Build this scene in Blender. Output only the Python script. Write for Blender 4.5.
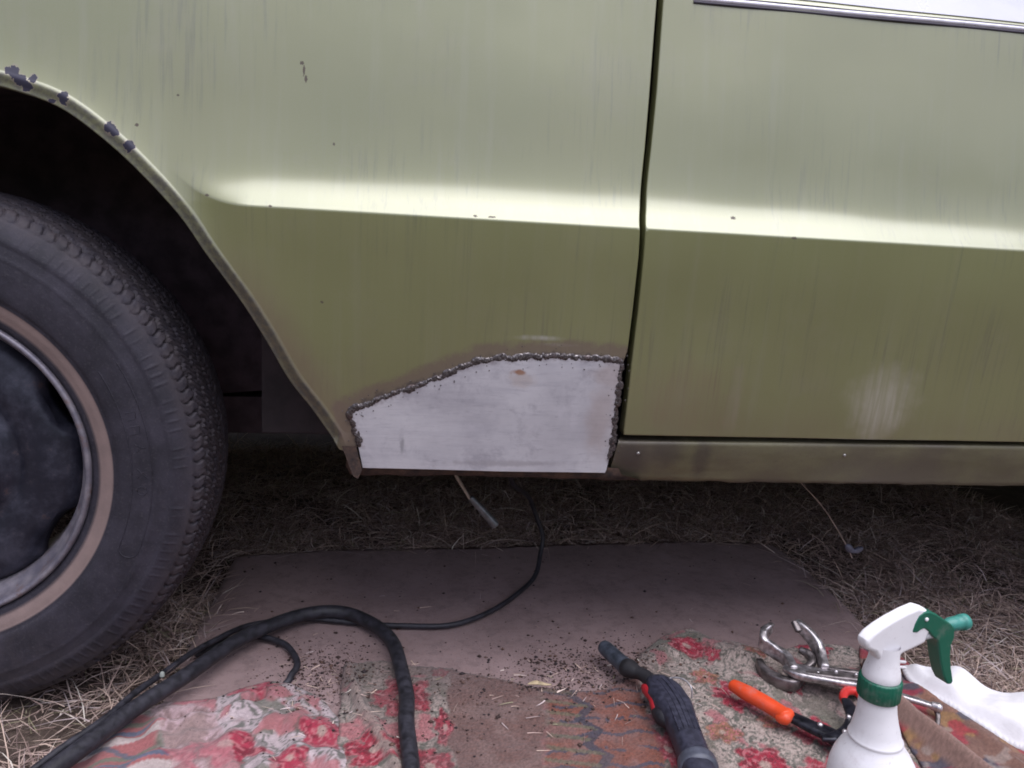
import bpy, math, random
import numpy as np
from mathutils import Vector, Matrix
from mathutils.geometry import delaunay_2d_cdt

# ------------------------------------------------------------------ clear
for o in list(bpy.data.objects): bpy.data.objects.remove(o)
SC = bpy.context.scene
COL = SC.collection
rng = np.random.default_rng(7)
random.seed(7)

# ------------------------------------------------------------------ camera
F = 800.0
CAM_LOC = np.array((0.0, -0.90, 0.61))
YAW, PITCH, ROLL = -8.25, 11.0, 3.25
_y, _p, _r = np.radians([YAW, PITCH, ROLL])
FWD = np.array([-np.sin(_y)*np.cos(_p), np.cos(_y)*np.cos(_p), -np.sin(_p)])
_R = np.array([np.cos(_y), np.sin(_y), 0.0]); _U = np.cross(_R, FWD)
RGT = np.cos(_r)*_R + np.sin(_r)*_U
UPV = -np.sin(_r)*_R + np.cos(_r)*_U
cd = bpy.data.cameras.new('camera'); cam = bpy.data.objects.new('camera', cd); COL.objects.link(cam)
cd.sensor_width = 36; cd.lens = F/1024*36; cd.clip_start = 0.02; cd.clip_end = 3000
M = Matrix((RGT, UPV, -FWD)).transposed().to_4x4(); M.translation = Vector(CAM_LOC)
cam.matrix_world = M
SC.camera = cam
SC.cycles.filter_width = 1.8

# ------------------------------------------------------------------ world, sun, exposure
SUN_EL, SUN_AZ = 72.0, 146.0      # azimuth measured clockwise from +Y
w = bpy.data.worlds.new('World'); SC.world = w; w.use_nodes = True
nt = w.node_tree; nt.nodes.clear()
sky = nt.nodes.new('ShaderNodeTexSky'); sky.sky_type = 'NISHITA'; sky.sun_disc = False
sky.sun_elevation = math.radians(SUN_EL); sky.sun_rotation = math.radians(SUN_AZ)
sky.air_density = 1.0; sky.dust_density = 1.0; sky.ozone_density = 1.5
hs = nt.nodes.new('ShaderNodeHueSaturation'); hs.inputs['Saturation'].default_value = 0.42
bg = nt.nodes.new('ShaderNodeBackground'); bg.inputs['Strength'].default_value = 0.105
wo = nt.nodes.new('ShaderNodeOutputWorld')
nt.links.new(sky.outputs[0], hs.inputs['Color']); tint = nt.nodes.new('ShaderNodeMix'); tint.data_type = 'RGBA'; tint.blend_type = 'MULTIPLY'; tint.inputs[0].default_value = 1; tint.inputs[7].default_value = (1.03, .97, 1.06, 1)
nt.links.new(hs.outputs[0], tint.inputs[6]); nt.links.new(tint.outputs[2], bg.inputs['Color']); nt.links.new(bg.outputs[0], wo.inputs[0])
sd = bpy.data.lights.new('sun', 'SUN'); sd.energy = 1.5; sd.angle = math.radians(62); sd.color = (.965, .965, 1.0)
sun = bpy.data.objects.new('sun', sd); COL.objects.link(sun)
_e, _a = math.radians(SUN_EL), math.radians(SUN_AZ)
sdir = Vector((math.sin(_a)*math.cos(_e), math.cos(_a)*math.cos(_e), math.sin(_e)))
sun.rotation_euler = sdir.to_track_quat('Z', 'Y').to_euler()
sun.location = sdir*20
vs = SC.view_settings; vs.view_transform = 'Standard'; vs.look = 'None'; vs.gamma = 1; vs.use_curve_mapping = False
vs.exposure = 1.14

# ------------------------------------------------------------------ pixel -> point helpers
def ray(px, py): return FWD + RGT*(px-512)/F - UPV*(py-384)/F
def on_plane(px, py, ax, v):
    d = ray(px, py); t = (v-CAM_LOC[ax])/d[ax]; return CAM_LOC + t*d
def G(px, py, z=0.0): return on_plane(px, py, 2, z)
def Yp(px, py, y=0.0): return on_plane(px, py, 1, y)

# ------------------------------------------------------------------ noise
def _hash(i, j, s):
    h = (i*374761393 + j*668265263 + s*1442695041) & 0xFFFFFFFF
    h = ((h ^ (h >> 13))*1274126177) & 0xFFFFFFFF
    return ((h ^ (h >> 16)) & 0xFFFFFF)/float(0xFFFFFF)
def vnoise(x, y, s=0):
    x = np.asarray(x, float); y = np.asarray(y, float)
    i = np.floor(x).astype(np.int64); j = np.floor(y).astype(np.int64)
    u = x-i; v = y-j; u = u*u*(3-2*u); v = v*v*(3-2*v)
    a = _hash(i, j, s); b = _hash(i+1, j, s); c = _hash(i, j+1, s); d = _hash(i+1, j+1, s)
    return (a*(1-u)+b*u)*(1-v) + (c*(1-u)+d*u)*v
def fbm(x, y, s=0, o=4):
    r = 0; a = .5; k = 1
    for q in range(o):
        r = r + a*vnoise(x*k, y*k, s+q*17); a *= .5; k *= 2.03
    return r/(1-.5**o)
def sstep(a, b, x):
    t = np.clip((x-a)/(b-a), 0, 1); return t*t*(3-2*t)

# ------------------------------------------------------------------ mesh helpers
def link(name, me, mat=None, parent=None, smooth=True):
    o = bpy.data.objects.new(name, me); COL.objects.link(o)
    if mat: me.materials.append(mat)
    if smooth and len(me.polygons): me.polygons.foreach_set('use_smooth', [True]*len(me.polygons))
    if parent: o.parent = parent
    return o
def mesh(name, verts, faces, mat=None, parent=None, smooth=True, color=None, normals=None):
    me = bpy.data.meshes.new(name)
    me.from_pydata([tuple(v) for v in np.asarray(verts, float).tolist()], [], faces); me.update()
    if color is not None:
        at = me.color_attributes.new('Col', 'FLOAT_COLOR', 'POINT')
        c = np.ones((len(verts), 4), np.float32); c[:, :3] = color
        at.data.foreach_set('color', c.ravel())
    o = link(name, me, mat, parent, smooth)
    if normals is not None: me.normals_split_custom_set_from_vertices([tuple(n) for n in normals])
    return o
def fast_mesh(name, V, T, mat, parent=None, color=None, smooth=False):
    """triangles from numpy arrays"""
    me = bpy.data.meshes.new(name)
    me.vertices.add(len(V)); me.vertices.foreach_set('co', np.asarray(V, np.float32).ravel())
    n = len(T); k = T.shape[1]
    me.loops.add(n*k); me.loops.foreach_set('vertex_index', np.asarray(T, np.int32).ravel())
    me.polygons.add(n); me.polygons.foreach_set('loop_start', np.arange(n, dtype=np.int32)*k)
    me.update(calc_edges=True)
    if color is not None:
        at = me.color_attributes.new('Col', 'FLOAT_COLOR', 'POINT')
        c = np.ones((len(V), 4), np.float32); c[:, :3] = color
        at.data.foreach_set('color', c.ravel())
    return link(name, me, mat, parent, smooth)
def tag(o, label, cat, group=None, kind=None):
    if label: o['label'] = label
    if cat: o['category'] = cat
    if group: o['group'] = group
    if kind: o['kind'] = kind
    return o
def empty(name, loc):
    o = bpy.data.objects.new(name, None); COL.objects.link(o); o.location = tuple(loc); o.empty_display_size = .05
    bpy.context.view_layer.update()
    return o
def adopt(parent, *obs):
    """parent objects modelled in world coordinates, keeping them in place"""
    for o in obs:
        o.parent = parent
        o.matrix_parent_inverse = Matrix.Translation(-Vector(parent.matrix_world.translation)) if parent.type == 'EMPTY' else Matrix.Identity(4)
def catmull(P, n=12, closed=False):
    P = [np.asarray(p, float) for p in P]; out = []; m = len(P)
    for i in range(m if closed else m-1):
        if closed: a, b, c, d = P[(i-1) % m], P[i], P[(i+1) % m], P[(i+2) % m]
        else: a, b, c, d = P[max(i-1, 0)], P[i], P[i+1], P[min(i+2, m-1)]
        for k in range(n):
            t = k/n
            out.append(.5*((2*b)+(c-a)*t+(2*a-5*b+4*c-d)*t*t+(3*b-a-3*c+d)*t**3))
    if not closed: out.append(P[-1])
    return np.array(out)
def tube(name, path, rad, mat, parent=None, nseg=14, flat=1.0, up=(0, 0, 1), cap=True, power=2.0, noise=0):
    """swept tube; rad scalar or per point (r or (rside, rup)); rounded ends"""
    P = np.asarray(path, float); n = len(P)
    R = np.zeros((n, 2))
    rad = np.asarray(rad, float)
    if rad.ndim == 0: R[:] = rad
    elif rad.ndim == 1: R[:, 0] = rad; R[:, 1] = rad*flat
    else: R[:] = rad
    if rad.ndim == 0: R[:, 1] *= flat
    T = np.gradient(P, axis=0); T /= np.linalg.norm(T, axis=1)[:, None]+1e-12
    up = np.asarray(up, float)
    V = []; Fc = []
    rings = []
    def ring(c, t, r0, r1):
        s = np.cross(t, up); l = np.linalg.norm(s)
        s = s/l if l > 1e-6 else np.array((1., 0, 0)); u = np.cross(s, t)
        idx = []
        for k in range(nseg):
            a = 2*math.pi*k/nseg; ca, sa = math.cos(a), math.sin(a)
            e = 2.0/power
            x = math.copysign(abs(ca)**e, ca); y = math.copysign(abs(sa)**e, sa)
            idx.append(len(V)); V.append(c + s*x*r0 + u*y*r1)
        rings.append(idx)
    if cap:
        for q in (.15, .5, .8):
            k = math.sqrt(1-(1-q)**2); ring(P[0]-T[0]*R[0].min()*.5*(1-q), T[0], R[0, 0]*k, R[0, 1]*k)
    for i in range(n): ring(P[i], T[i], R[i, 0], R[i, 1])
    if cap:
        for q in (.8, .5, .15):
            k = math.sqrt(1-(1-q)**2); ring(P[-1]+T[-1]*R[-1].min()*.5*(1-q), T[-1], R[-1, 0]*k, R[-1, 1]*k)
    for a, b in zip(rings[:-1], rings[1:]):
        for k in range(nseg):
            k2 = (k+1) % nseg; Fc.append((a[k], a[k2], b[k2], b[k]))
    Fc.append(tuple(rings[0][::-1])); Fc.append(tuple(rings[-1]))
    return mesh(name, np.array(V), Fc, mat, parent)
def lathe(name, prof, mat, parent=None, axis=(0, 0, 1), origin=(0, 0, 0), nseg=48, sx=1.0, sy=1.0, closed_prof=False):
    """prof: (radius, height) list; axis z by default; axis 'y' -> height along y"""
    V = []; Fc = []; m = len(prof)
    for (r, h) in prof:
        for k in range(nseg):
            a = 2*math.pi*k/nseg
            if axis == 'y': V.append((origin[0]+r*math.cos(a), origin[1]+h, origin[2]+r*math.sin(a)))
            else: V.append((origin[0]+r*math.cos(a)*sx, origin[1]+r*math.sin(a)*sy, origin[2]+h))
    for i in range(m-1):
        for k in range(nseg):
            k2 = (k+1) % nseg
            f = (i*nseg+k, i*nseg+k2, (i+1)*nseg+k2, (i+1)*nseg+k)
            Fc.append(f[::-1] if axis == 'y' else f)
    return mesh(name, V, Fc, mat, parent)
def box(name, lo, hi, mat, parent=None, bev=0.0):
    lo = np.array(lo, float); hi = np.array(hi, float)
    V = [(x, y, z) for x in (lo[0], hi[0]) for y in (lo[1], hi[1]) for z in (lo[2], hi[2])]
    Fc = [(0, 1, 3, 2), (4, 6, 7, 5), (0, 4, 5, 1), (2, 3, 7, 6), (0, 2, 6, 4), (1, 5, 7, 3)]
    o = mesh(name, V, Fc, mat, parent, smooth=False)
    if bev:
        b = o.modifiers.new('bevel', 'BEVEL'); b.width = bev; b.segments = 2
    return o
def prism(name, poly, frame, half, mat, parent=None, bev=.002, seg=3):
    """2-D outline extruded +-half along frame normal; frame=(origin, ex, ey, en)"""
    O, ex, ey, en = [np.asarray(q, float) for q in frame]; n = len(poly)
    V = [O+ex*a+ey*b-en*half for a, b in poly]+[O+ex*a+ey*b+en*half for a, b in poly]
    Fc = [tuple(range(n))[::-1], tuple(range(n, 2*n))]+[(k, (k+1) % n, n+(k+1) % n, n+k) for k in range(n)]
    o = mesh(name, V, Fc, mat, parent, smooth=True)
    import bmesh
    bm = bmesh.new(); bm.from_mesh(o.data); bmesh.ops.recalc_face_normals(bm, faces=bm.faces); bm.to_mesh(o.data); bm.free()
    if bev:
        b = o.modifiers.new('bevel', 'BEVEL'); b.width = bev; b.segments = seg; b.limit_method = 'ANGLE'; b.angle_limit = math.radians(40)
        o.modifiers.new('wn', 'WEIGHTED_NORMAL').keep_sharp = False
    return o
def in_poly(x, y, poly):
    poly = np.asarray(poly, float); c = np.zeros(x.shape, bool); n = len(poly); j = n-1
    for i in range(n):
        xi, yi = poly[i]; xj, yj = poly[j]
        c ^= ((yi > y) != (yj > y)) & (x < (xj-xi)*(y-yi)/(yj-yi+1e-15)+xi)
        j = i
    return c
def dist_poly(x, z, P, closed=False):
    P = np.asarray(P, float); d = np.full(np.shape(x), 1e9)
    m = len(P)
    for i in range(m if closed else m-1):
        a = P[i]; b = P[(i+1) % m]; ab = b-a; L = ab@ab+1e-15
        t = np.clip(((x-a[0])*ab[0]+(z-a[1])*ab[1])/L, 0, 1)
        d = np.minimum(d, np.hypot(x-a[0]-t*ab[0], z-a[1]-t*ab[1]))
    return d
def resample(P, step):
    P = np.asarray(P, float); L = np.r_[0, np.cumsum(np.linalg.norm(np.diff(P, axis=0), axis=1))]
    n = max(2, int(round(L[-1]/step))+1); s = np.linspace(0, L[-1], n)
    return np.stack([np.interp(s, L, P[:, k]) for k in range(P.shape[1])], 1)

# ------------------------------------------------------------------ material helpers
class NT:
    def __init__(s, name):
        s.m = bpy.data.materials.new(name); s.m.use_nodes = True; s.t = s.m.node_tree; s.t.nodes.clear()
        s.out = s.n('ShaderNodeOutputMaterial'); s.b = s.n('ShaderNodeBsdfPrincipled'); s.l(s.b.outputs[0], s.out.inputs[0])
        s._oc = None
    def n(s, k): return s.t.nodes.new(k)
    def l(s, a, b): s.t.links.new(a, b)
    def set(s, inp, v):
        if hasattr(v, 'is_linked') or hasattr(v, 'links'): s.l(v, inp)
        else: inp.default_value = v
    def P(s, **k):
        for a, v in k.items():
            nm = {'base': 'Base Color', 'rough': 'Roughness', 'metal': 'Metallic', 'spec': 'Specular IOR Level', 'coat': 'Coat Weight', 'coatr': 'Coat Roughness', 'sheen': 'Sheen Weight', 'trans': 'Transmission Weight', 'sss': 'Subsurface Weight', 'ior': 'IOR', 'normal': 'Normal'}[a]
            if a == 'base' and isinstance(v, tuple) and len(v) == 3: v = (*v, 1)
            s.set(s.b.inputs[nm], v)
        return s.m
    def pos(s):
        if not s._oc: s._oc = s.n('ShaderNodeNewGeometry').outputs['Position'] if False else s.n('ShaderNodeTexCoord').outputs['Object']
        return s._oc
    def scl(s, v, off=(0, 0, 0)):
        m = s.n('ShaderNodeMapping'); m.inputs['Scale'].default_value = v; m.inputs['Location'].default_value = off; s.l(s.pos(), m.inputs['Vector']); return m.outputs[0]
    def noise(s, scale, detail=4, rough=.55, vec=None, dist=0):
        q = s.n('ShaderNodeTexNoise'); q.inputs['Scale'].default_value = scale; q.inputs['Detail'].default_value = detail; q.inputs['Roughness'].default_value = rough; q.inputs['Distortion'].default_value = dist
        s.l(vec if vec else s.pos(), q.inputs['Vector']); return q.outputs['Fac']
    def ramp(s, f, a, b, lo=0.0, hi=1.0):
        q = s.n('ShaderNodeMapRange'); q.interpolation_type = 'SMOOTHSTEP'
        q.inputs['From Min'].default_value = a; q.inputs['From Max'].default_value = b; q.inputs['To Min'].default_value = lo; q.inputs['To Max'].default_value = hi
        s.l(f, q.inputs['Value']); return q.outputs[0]
    def math(s, op, a, b=0.0):
        q = s.n('ShaderNodeMath'); q.operation = op; s.set(q.inputs[0], a); s.set(q.inputs[1], b); return q.outputs[0]
    def mix(s, f, a, b, mode='MIX'):
        q = s.n('ShaderNodeMix'); q.data_type = 'RGBA'; q.blend_type = mode
        c = lambda v: (*v, 1) if isinstance(v, tuple) and len(v) == 3 else v
        s.set(q.inputs[0], f); s.set(q.inputs[6], c(a)); s.set(q.inputs[7], c(b)); return q.outputs[2]
    def attr(s, name, out='Color'):
        q = s.n('ShaderNodeAttribute'); q.attribute_name = name; return q.outputs[out]
    def bump(s, h, strength=.5, dist=.001):
        q = s.n('ShaderNodeBump'); q.inputs['Strength'].default_value = strength; q.inputs['Distance'].default_value = dist; s.l(h, q.inputs['Height']); return q.outputs[0]
    def spots(s, lst, nscale=250, namt=.9):
        """irregular flakes: list of (centre xyz, radii xyz) -> 0/1 mask"""
        cur = None
        for c, r in lst:
            a = s.n('ShaderNodeVectorMath'); a.operation = 'SUBTRACT'; s.l(s.pos(), a.inputs[0]); a.inputs[1].default_value = c
            b = s.n('ShaderNodeVectorMath'); b.operation = 'MULTIPLY'; s.l(a.outputs[0], b.inputs[0]); b.inputs[1].default_value = tuple(1/q for q in r)
            d = s.n('ShaderNodeVectorMath'); d.operation = 'LENGTH'; s.l(b.outputs[0], d.inputs[0])
            cur = d.outputs['Value'] if cur is None else s.math('MINIMUM', cur, d.outputs['Value'])
        nz = s.noise(nscale, 3)
        return s.math('ADD', cur, s.math('MULTIPLY', s.math('SUBTRACT', nz, .5), namt*2))
def plain(name, base, rough=.5, metal=0.0, nscale=60, var=.25, bump=.2, bdist=.0005, spec=.5):
    q = NT(name); f = q.noise(nscale, 5)
    c = q.mix(q.ramp(f, .3, .7), tuple(v*(1-var) for v in base), tuple(min(1, v*(1+var)) for v in base))
    q.P(base=c, rough=q.ramp(f, .2, .8, max(0, rough-.1), min(1, rough+.1)), metal=metal, spec=spec, normal=q.bump(q.noise(nscale*4, 4), bump, bdist))
    return q.m

# =================================================================== CAR: the body-side surface
WC = Yp(-92, 472, .03); WX, WZ = WC[0], .310          # wheel centre
arch_px = [(-78, 72), (-40, 75), (0, 84), (50, 103), (100, 139), (139, 175), (176, 215), (203, 252), (239, 300), (265, 342), (288, 383), (312, 415), (331, 443)]
arch = np.array([Yp(*p, .0)[[0, 2]] for p in arch_px])
ARCH = catmull(arch, 10)
left = arch[::-1].copy(); left[:, 0] = 2*arch[0, 0]-left[:, 0]
ARCH_FULL = np.vstack([catmull(left, 10)[:-1], ARCH])
ZC = np.mean([Yp(*p, 0.)[2] for p in ((250, 205), (400, 212), (640, 226), (850, 240), (1020, 249))])
ZT = np.mean([Yp(*p, .075)[2] for p in ((700, 3), (850, 18), (1020, 33))])
XA0, XA1, XB, XC = Yp(158, 190)[0], Yp(250, 190)[0], Yp(250, 190)[0], Yp(170, 190)[0]

_t = np.arange(-.45, .60, .0005)
def _slope(t, bump=True):
    up = .07 + .10*np.clip(t/.25, 0, 1.2)
    if bump: up = up + .80/(1+(np.abs(t)/.025)**2.4)
    dn = -.055 - .30*np.clip(-t, 0, .3)
    k = sstep(-.0035, .0015, t)
    s = dn*(1-k)+up*k
    top = sstep(ZT-ZC-.001, ZT-ZC+.006, t)
    return s*(1-top)+.80*top
_Yf = np.cumsum(_slope(_t))*.0005; _Yf -= np.interp(0, _t, _Yf)
_s0 = np.where(_t > .0, .07+.10*np.clip(_t/.25, 0, 1.2), .03); _tp = sstep(ZT-ZC-.001, ZT-ZC+.006, _t); _s0 = _s0*(1-_tp)+.80*_tp
_Y0 = np.cumsum(_s0)*.0005; _Y0 += np.interp(.2, _t, _Yf)-np.interp(.2, _t, _Y0)
def body_y(x, z):
    x = np.asarray(x, float); z = np.asarray(z, float)
    s = dist_poly(x, z, ARCH_FULL)
    t1 = z-ZC; tt = t1-.029*np.clip((XB-x)/(XB-XC), 0, 1.7)**2.26
    A = sstep(XA0, XA1, x)
    y = A*np.interp(tt, _t, _Yf) + (1-A)*(np.interp(t1, _t, _Y0)-.012*np.exp(-s/.03))
    # dents and slight waves of old pressed sheet
    y = y + .0007*np.sin(x*13+z*5+1)+.0005*np.sin(x*29-z*17)+.0005*np.sin(z*38+x*3)+.0011*(fbm(x*9, z*9, 3, 3)-.5)
    # rolled lip of the wheel arch, proud of the skin
    lip = 1-sstep(.0105, .0150, s)
    y = y - .0010*lip + .0055*sstep(.012, .0, s)*lip
    return y
def S(px, py):
    d = ray(px, py); y = 0.0
    for _ in range(14):
        t = (y-CAM_LOC[1])/d[1]; p = CAM_LOC+t*d
        y = float(body_y(np.array([p[0]]), np.array([p[2]]))[0])
    return CAM_LOC+d*((y-CAM_LOC[1])/d[1])
def Sxz(lst): return np.array([S(*p)[[0, 2]] for p in lst])

def panel(name, outline, mat, parent, step=.0045, off=0.0, coarse=None, depth=.02, r=.0018, attrs=None, extra=None):
    """sheet-metal panel following the body side, any outline in (x,z), edges rolled inwards"""
    B = resample(np.vstack([outline, outline[:1]]), step)[:-1]
    ar = .5*np.sum(B[:, 0]*np.roll(B[:, 1], -1)-np.roll(B[:, 0], -1)*B[:, 1])
    if ar < 0: B = B[::-1]
    x0, z0 = B.min(0); x1, z1 = B.max(0)
    xs = np.arange(x0+step/2, x1, step); zs = np.arange(z0+step/2, z1, step)
    zs = np.unique(np.r_[zs[(np.abs(zs-ZC) > .010)], ZC+np.array([-.0095, -.007, -.005, -.0038, -.0028, -.002, -.0012, -.0005, .0003, .001, .0018, .003, .005, .0075]), ZT+np.array([-.002, .0, .0015, .003, .0045, .006, .008])])
    zs = zs[(zs > z0) & (zs < z1)]
    X, Z = np.meshgrid(xs, zs); X = X+((np.arange(len(zs)) % 2)*step*.5)[:, None]
    X = X.ravel(); Z = Z.ravel()
    if coarse is not None:
        keep = (X > coarse) | ((np.arange(len(X)) % 7) == 0); X = X[keep]; Z = Z[keep]
    if extra is not None:
        ok = dist_poly(X, Z, ARCH_FULL) > .0245; X = np.r_[X[ok], extra[:, 0]]; Z = np.r_[Z[ok], extra[:, 1]]
    ok = in_poly(X, Z, B); X = X[ok]; Z = Z[ok]
    ok = dist_poly(X, Z, B, True) > step*.35; X = X[ok]; Z = Z[ok]
    nb = len(B)
    pts = [Vector(p) for p in B.tolist()]+[Vector(p) for p in zip(X.tolist(), Z.tolist())]
    vo, eo, fo, *_ = delaunay_2d_cdt(pts, [(i, (i+1) % nb) for i in range(nb)], [], 1, 1e-7)
    vo = np.array([tuple(v) for v in vo])
    def nrm(x, z):
        e = .0004
        gx = (body_y(x+e, z)-body_y(x-e, z))/(2*e); gz = (body_y(x, z+e)-body_y(x, z-e))/(2*e)
        n = np.stack([gx, -np.ones_like(gx), gz], 1); return n/np.linalg.norm(n, axis=1)[:, None]
    Y = body_y(vo[:, 0], vo[:, 1])
    N = nrm(vo[:, 0], vo[:, 1])
    V = np.stack([vo[:, 0], Y, vo[:, 1]], 1)+N*off
    fs = []
    for f in fo:
        a, b, c = f[:3]
        ax, az = vo[b]-vo[a]; bx, bz = vo[c]-vo[a]
        fs.append(tuple(f) if ax*bz-az*bx > 0 else tuple(f[::-1]))
    # rolled edge
    tg = np.roll(B, -1, 0)-np.roll(B, 1, 0); tg /= np.linalg.norm(tg, axis=1)[:, None]+1e-12
    on = np.stack([tg[:, 1], -tg[:, 0]], 1)
    yb = body_y(B[:, 0], B[:, 1]); nb0 = nrm(B[:, 0], B[:, 1])
    base = np.stack([B[:, 0], yb, B[:, 1]], 1)+nb0*off
    out3 = np.stack([on[:, 0], np.zeros(nb), on[:, 1]], 1)
    rings = []; rn = []
    for o_, d_, a in ((r*.5, r*.13, 30), (r*.87, r*.5, 60), (r, r, 88), (r, depth, 90)):
        rings.append(base+out3*o_+np.array([0, 1, 0])*d_)
        a = math.radians(a); rn.append(out3*math.sin(a)+nb0*math.cos(a))
    Vs = [V]; Ns = [N]; cnt = len(V)
    # boundary vertex lookup
    from collections import defaultdict
    look = {}
    for i, p in enumerate(vo): look[(round(p[0], 6), round(p[1], 6))] = i
    prev = [look.get((round(p[0], 6), round(p[1], 6)), None) for p in B]
    prev = [int(np.argmin(((vo-B[i])**2).sum(1))) if q is None else q for i, q in enumerate(prev)]
    for q in range(4):
        idx = list(range(cnt, cnt+nb)); cnt += nb; Vs.append(rings[q]); Ns.append(rn[q])
        for i in range(nb):
            j = (i+1) % nb; fs.append((prev[i], idx[i], idx[j], prev[j]))
        prev = idx
    V = np.vstack(Vs); N = np.vstack(Ns); N /= np.linalg.norm(N, axis=1)[:, None]
    col = attrs(V) if attrs else None
    return mesh(name, V, fs, mat, parent, color=col, normals=N)

# outlines ----------------------------------------------------------
gapF_px = [(657, 0), (650, 90), (645, 150), (640.5, 208), (640, 226), (639, 255), (633, 310), (628, 350), (624, 362)]
gapD_px = [(663.5, 0), (657, 90), (651, 150), (646, 208), (645.5, 226), (644, 255), (638.5, 310), (631.5, 365), (623.5, 434)]
gapF = Sxz([(a-1.5, b) for a, b in gapF_px]); gapD = Sxz([(a+1.3, b) for a, b in gapD_px])
weld_px = [(361, 446), (357, 436), (349, 411), (375, 401), (412, 388), (446, 374), (478, 361), (530, 357), (575, 357), (621, 361), (617.5, 398), (612.5, 440), (608, 459)]
WELD = np.array([S(*p) for p in weld_px]); WELD_PATH = resample(WELD, .006); WELD_PATH[2:-2, [0, 2]] += .0010*(np.stack([vnoise(np.arange(len(WELD_PATH))*.6, 0*np.arange(len(WELD_PATH)), 5), vnoise(np.arange(len(WELD_PATH))*.6, 3+0*np.arange(len(WELD_PATH)), 6)], 1)-.5)[2:-2]; WELDXZ = WELD[:, [0, 2]]
ZTOP = ZT+.055
X_L, X_R = -1.42, 1.02
gf_top = np.array([[gapF[0, 0]+.004, ZTOP]]); gd_top = np.array([[gapD[0, 0]+.004, ZTOP]])
corner = Sxz([(341, 450), (356, 452)])
z_low = S(362, 467)[2]
left_arch = ARCH_FULL[:len(ARCH_FULL)-len(ARCH)+1]
fender_out = np.vstack([
    ARCH_FULL, corner[:1], Sxz([(357, 447)]), WELDXZ[1:10], gapF[::-1], gf_top,
    [[X_L, ZTOP]], [[X_L, .40]], [[left_arch[0, 0]-.02, left_arch[0, 1]]]])
door_out = np.vstack([gapD[::-1], gd_top, [[X_R, ZTOP]], [[X_R, S(1024, 440.5)[2]]]])
door_zb = S(1024, 440.5)[2]

# =================================================================== materials of the car
def car_paint(chips, specks, smudges=()):
    q = NT('olive_metallic_paint')
    a = q.attr('Col'); sep = q.n('ShaderNodeSeparateColor'); q.l(a, sep.inputs[0])
    burn, lip, grime_shade = sep.outputs[0], sep.outputs[1], sep.outputs[2]
    big = q.noise(3.0, 4); st = q.noise(1.0, 5, .6, q.scl((55, 20, 1.6))); st2 = q.noise(1.0, 4, .6, q.scl((190, 60, 4.5)))
    fine = q.noise(900, 3)
    base = q.mix(q.ramp(big, .3, .7), (.204, .213, .086), (.232, .236, .102))
    base = q.mix(q.ramp(st, .5, .8, 0, .28), base, (.27, .275, .19))          # chalky run marks
    gate = q.ramp(q.noise(5.5, 3), .42, .62); base = q.mix(q.math('MULTIPLY', gate, q.ramp(st2, .50, .72, 0, .55)), base, (.125, .125, .070))
    base = q.mix(q.ramp(q.noise(11, 6, .7), .5, .75, 0, .30), base, (.25, .24, .15))
    base = q.mix(q.ramp(fine, .35, .7, 0, .12), base, (.26, .26, .2))
    gn = q.math('MULTIPLY', grime_shade, q.ramp(q.noise(1, 5, .65, q.scl((14, 14, 5))), .25, .75, .35, 1.0))
    base = q.mix(gn, base, (.17, .125, .075))                                  # dried road dirt, plus shade painted in beside the lower arch
    for (c, r, amt, colr) in smudges:
        m = q.spots([(c, r)], 30, .5); mm = q.math('MULTIPLY', q.ramp(m, .2, 1.1, 1, 0), q.ramp(st2, .25, .75, .25, 1.0))
        base = q.mix(q.math('MULTIPLY', mm, amt), base, colr)
    ln = q.ramp(q.noise(140, 5, .7), .25, .75)
    base = q.mix(q.math('MULTIPLY', lip, q.ramp(ln, 0, 1, .35, .9)), base, (.070, .065, .060))   # worn lip
    bn = q.math('MULTIPLY', burn, q.ramp(q.noise(45, 6, .75), .25, .75, .35, 1.15))
    base = q.mix(q.ramp(bn, .05, .35, 0, .75), base, (.155, .105, .085))
    base = q.mix(q.ramp(bn, .55, .85, 0, .85), base, (.060, .046, .046))       # scorched and ground
    rough = q.ramp(big, .2, .8, .30, .38)
    rough = q.math('ADD', rough, q.math('MULTIPLY', q.math('MAXIMUM', gn, q.math('MAXIMUM', burn, lip)), .3))
    coat = q.math('MULTIPLY', q.ramp(q.math('MAXIMUM', q.math('MULTIPLY', gn, .8), q.math('MAXIMUM', burn, lip)), 0.0, 1.0, 1, .1), .82)
    if chips:
        m = q.ramp(q.spots(chips, 230, .75), .90, .96, 1, 0)
        base = q.mix(m, base, (.022, .020, .042))
        rim_ = q.ramp(q.spots(chips, 230, .75), .98, 1.22, 1, 0); base = q.mix(q.math('MULTIPLY', q.math('SUBTRACT', rim_, m), .55), base, (.26, .20, .16))
        rough = q.math('ADD', rough, q.math('MULTIPLY', m, .3)); coat = q.math('MULTIPLY', coat, q.math('SUBTRACT', 1.0, m))
    if specks:
        m = q.ramp(q.spots(specks, 700, 1.0), .8, 1.0, .85, 0); base = q.mix(m, base, (.06, .035, .03)); coat = q.math('MULTIPLY', coat, q.math('SUBTRACT', 1.0, m)); rough = q.math('ADD', rough, q.math('MULTIPLY', m, .4))
    hgt = q.math('ADD', q.math('MULTIPLY', q.noise(420, 3), .25), q.math('MULTIPLY', st2, .10))
    q.b.inputs['Coat IOR'].default_value = 1.7
    q.P(base=base, rough=rough, metal=.2, spec=.9, coat=coat, coatr=.22, normal=q.bump(hgt, .06, .001))
    return q.m
def chip(px, py, rx, rz=None): return (tuple(S(px, py)), (rx/900, .05, (rz or rx)/900))
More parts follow.
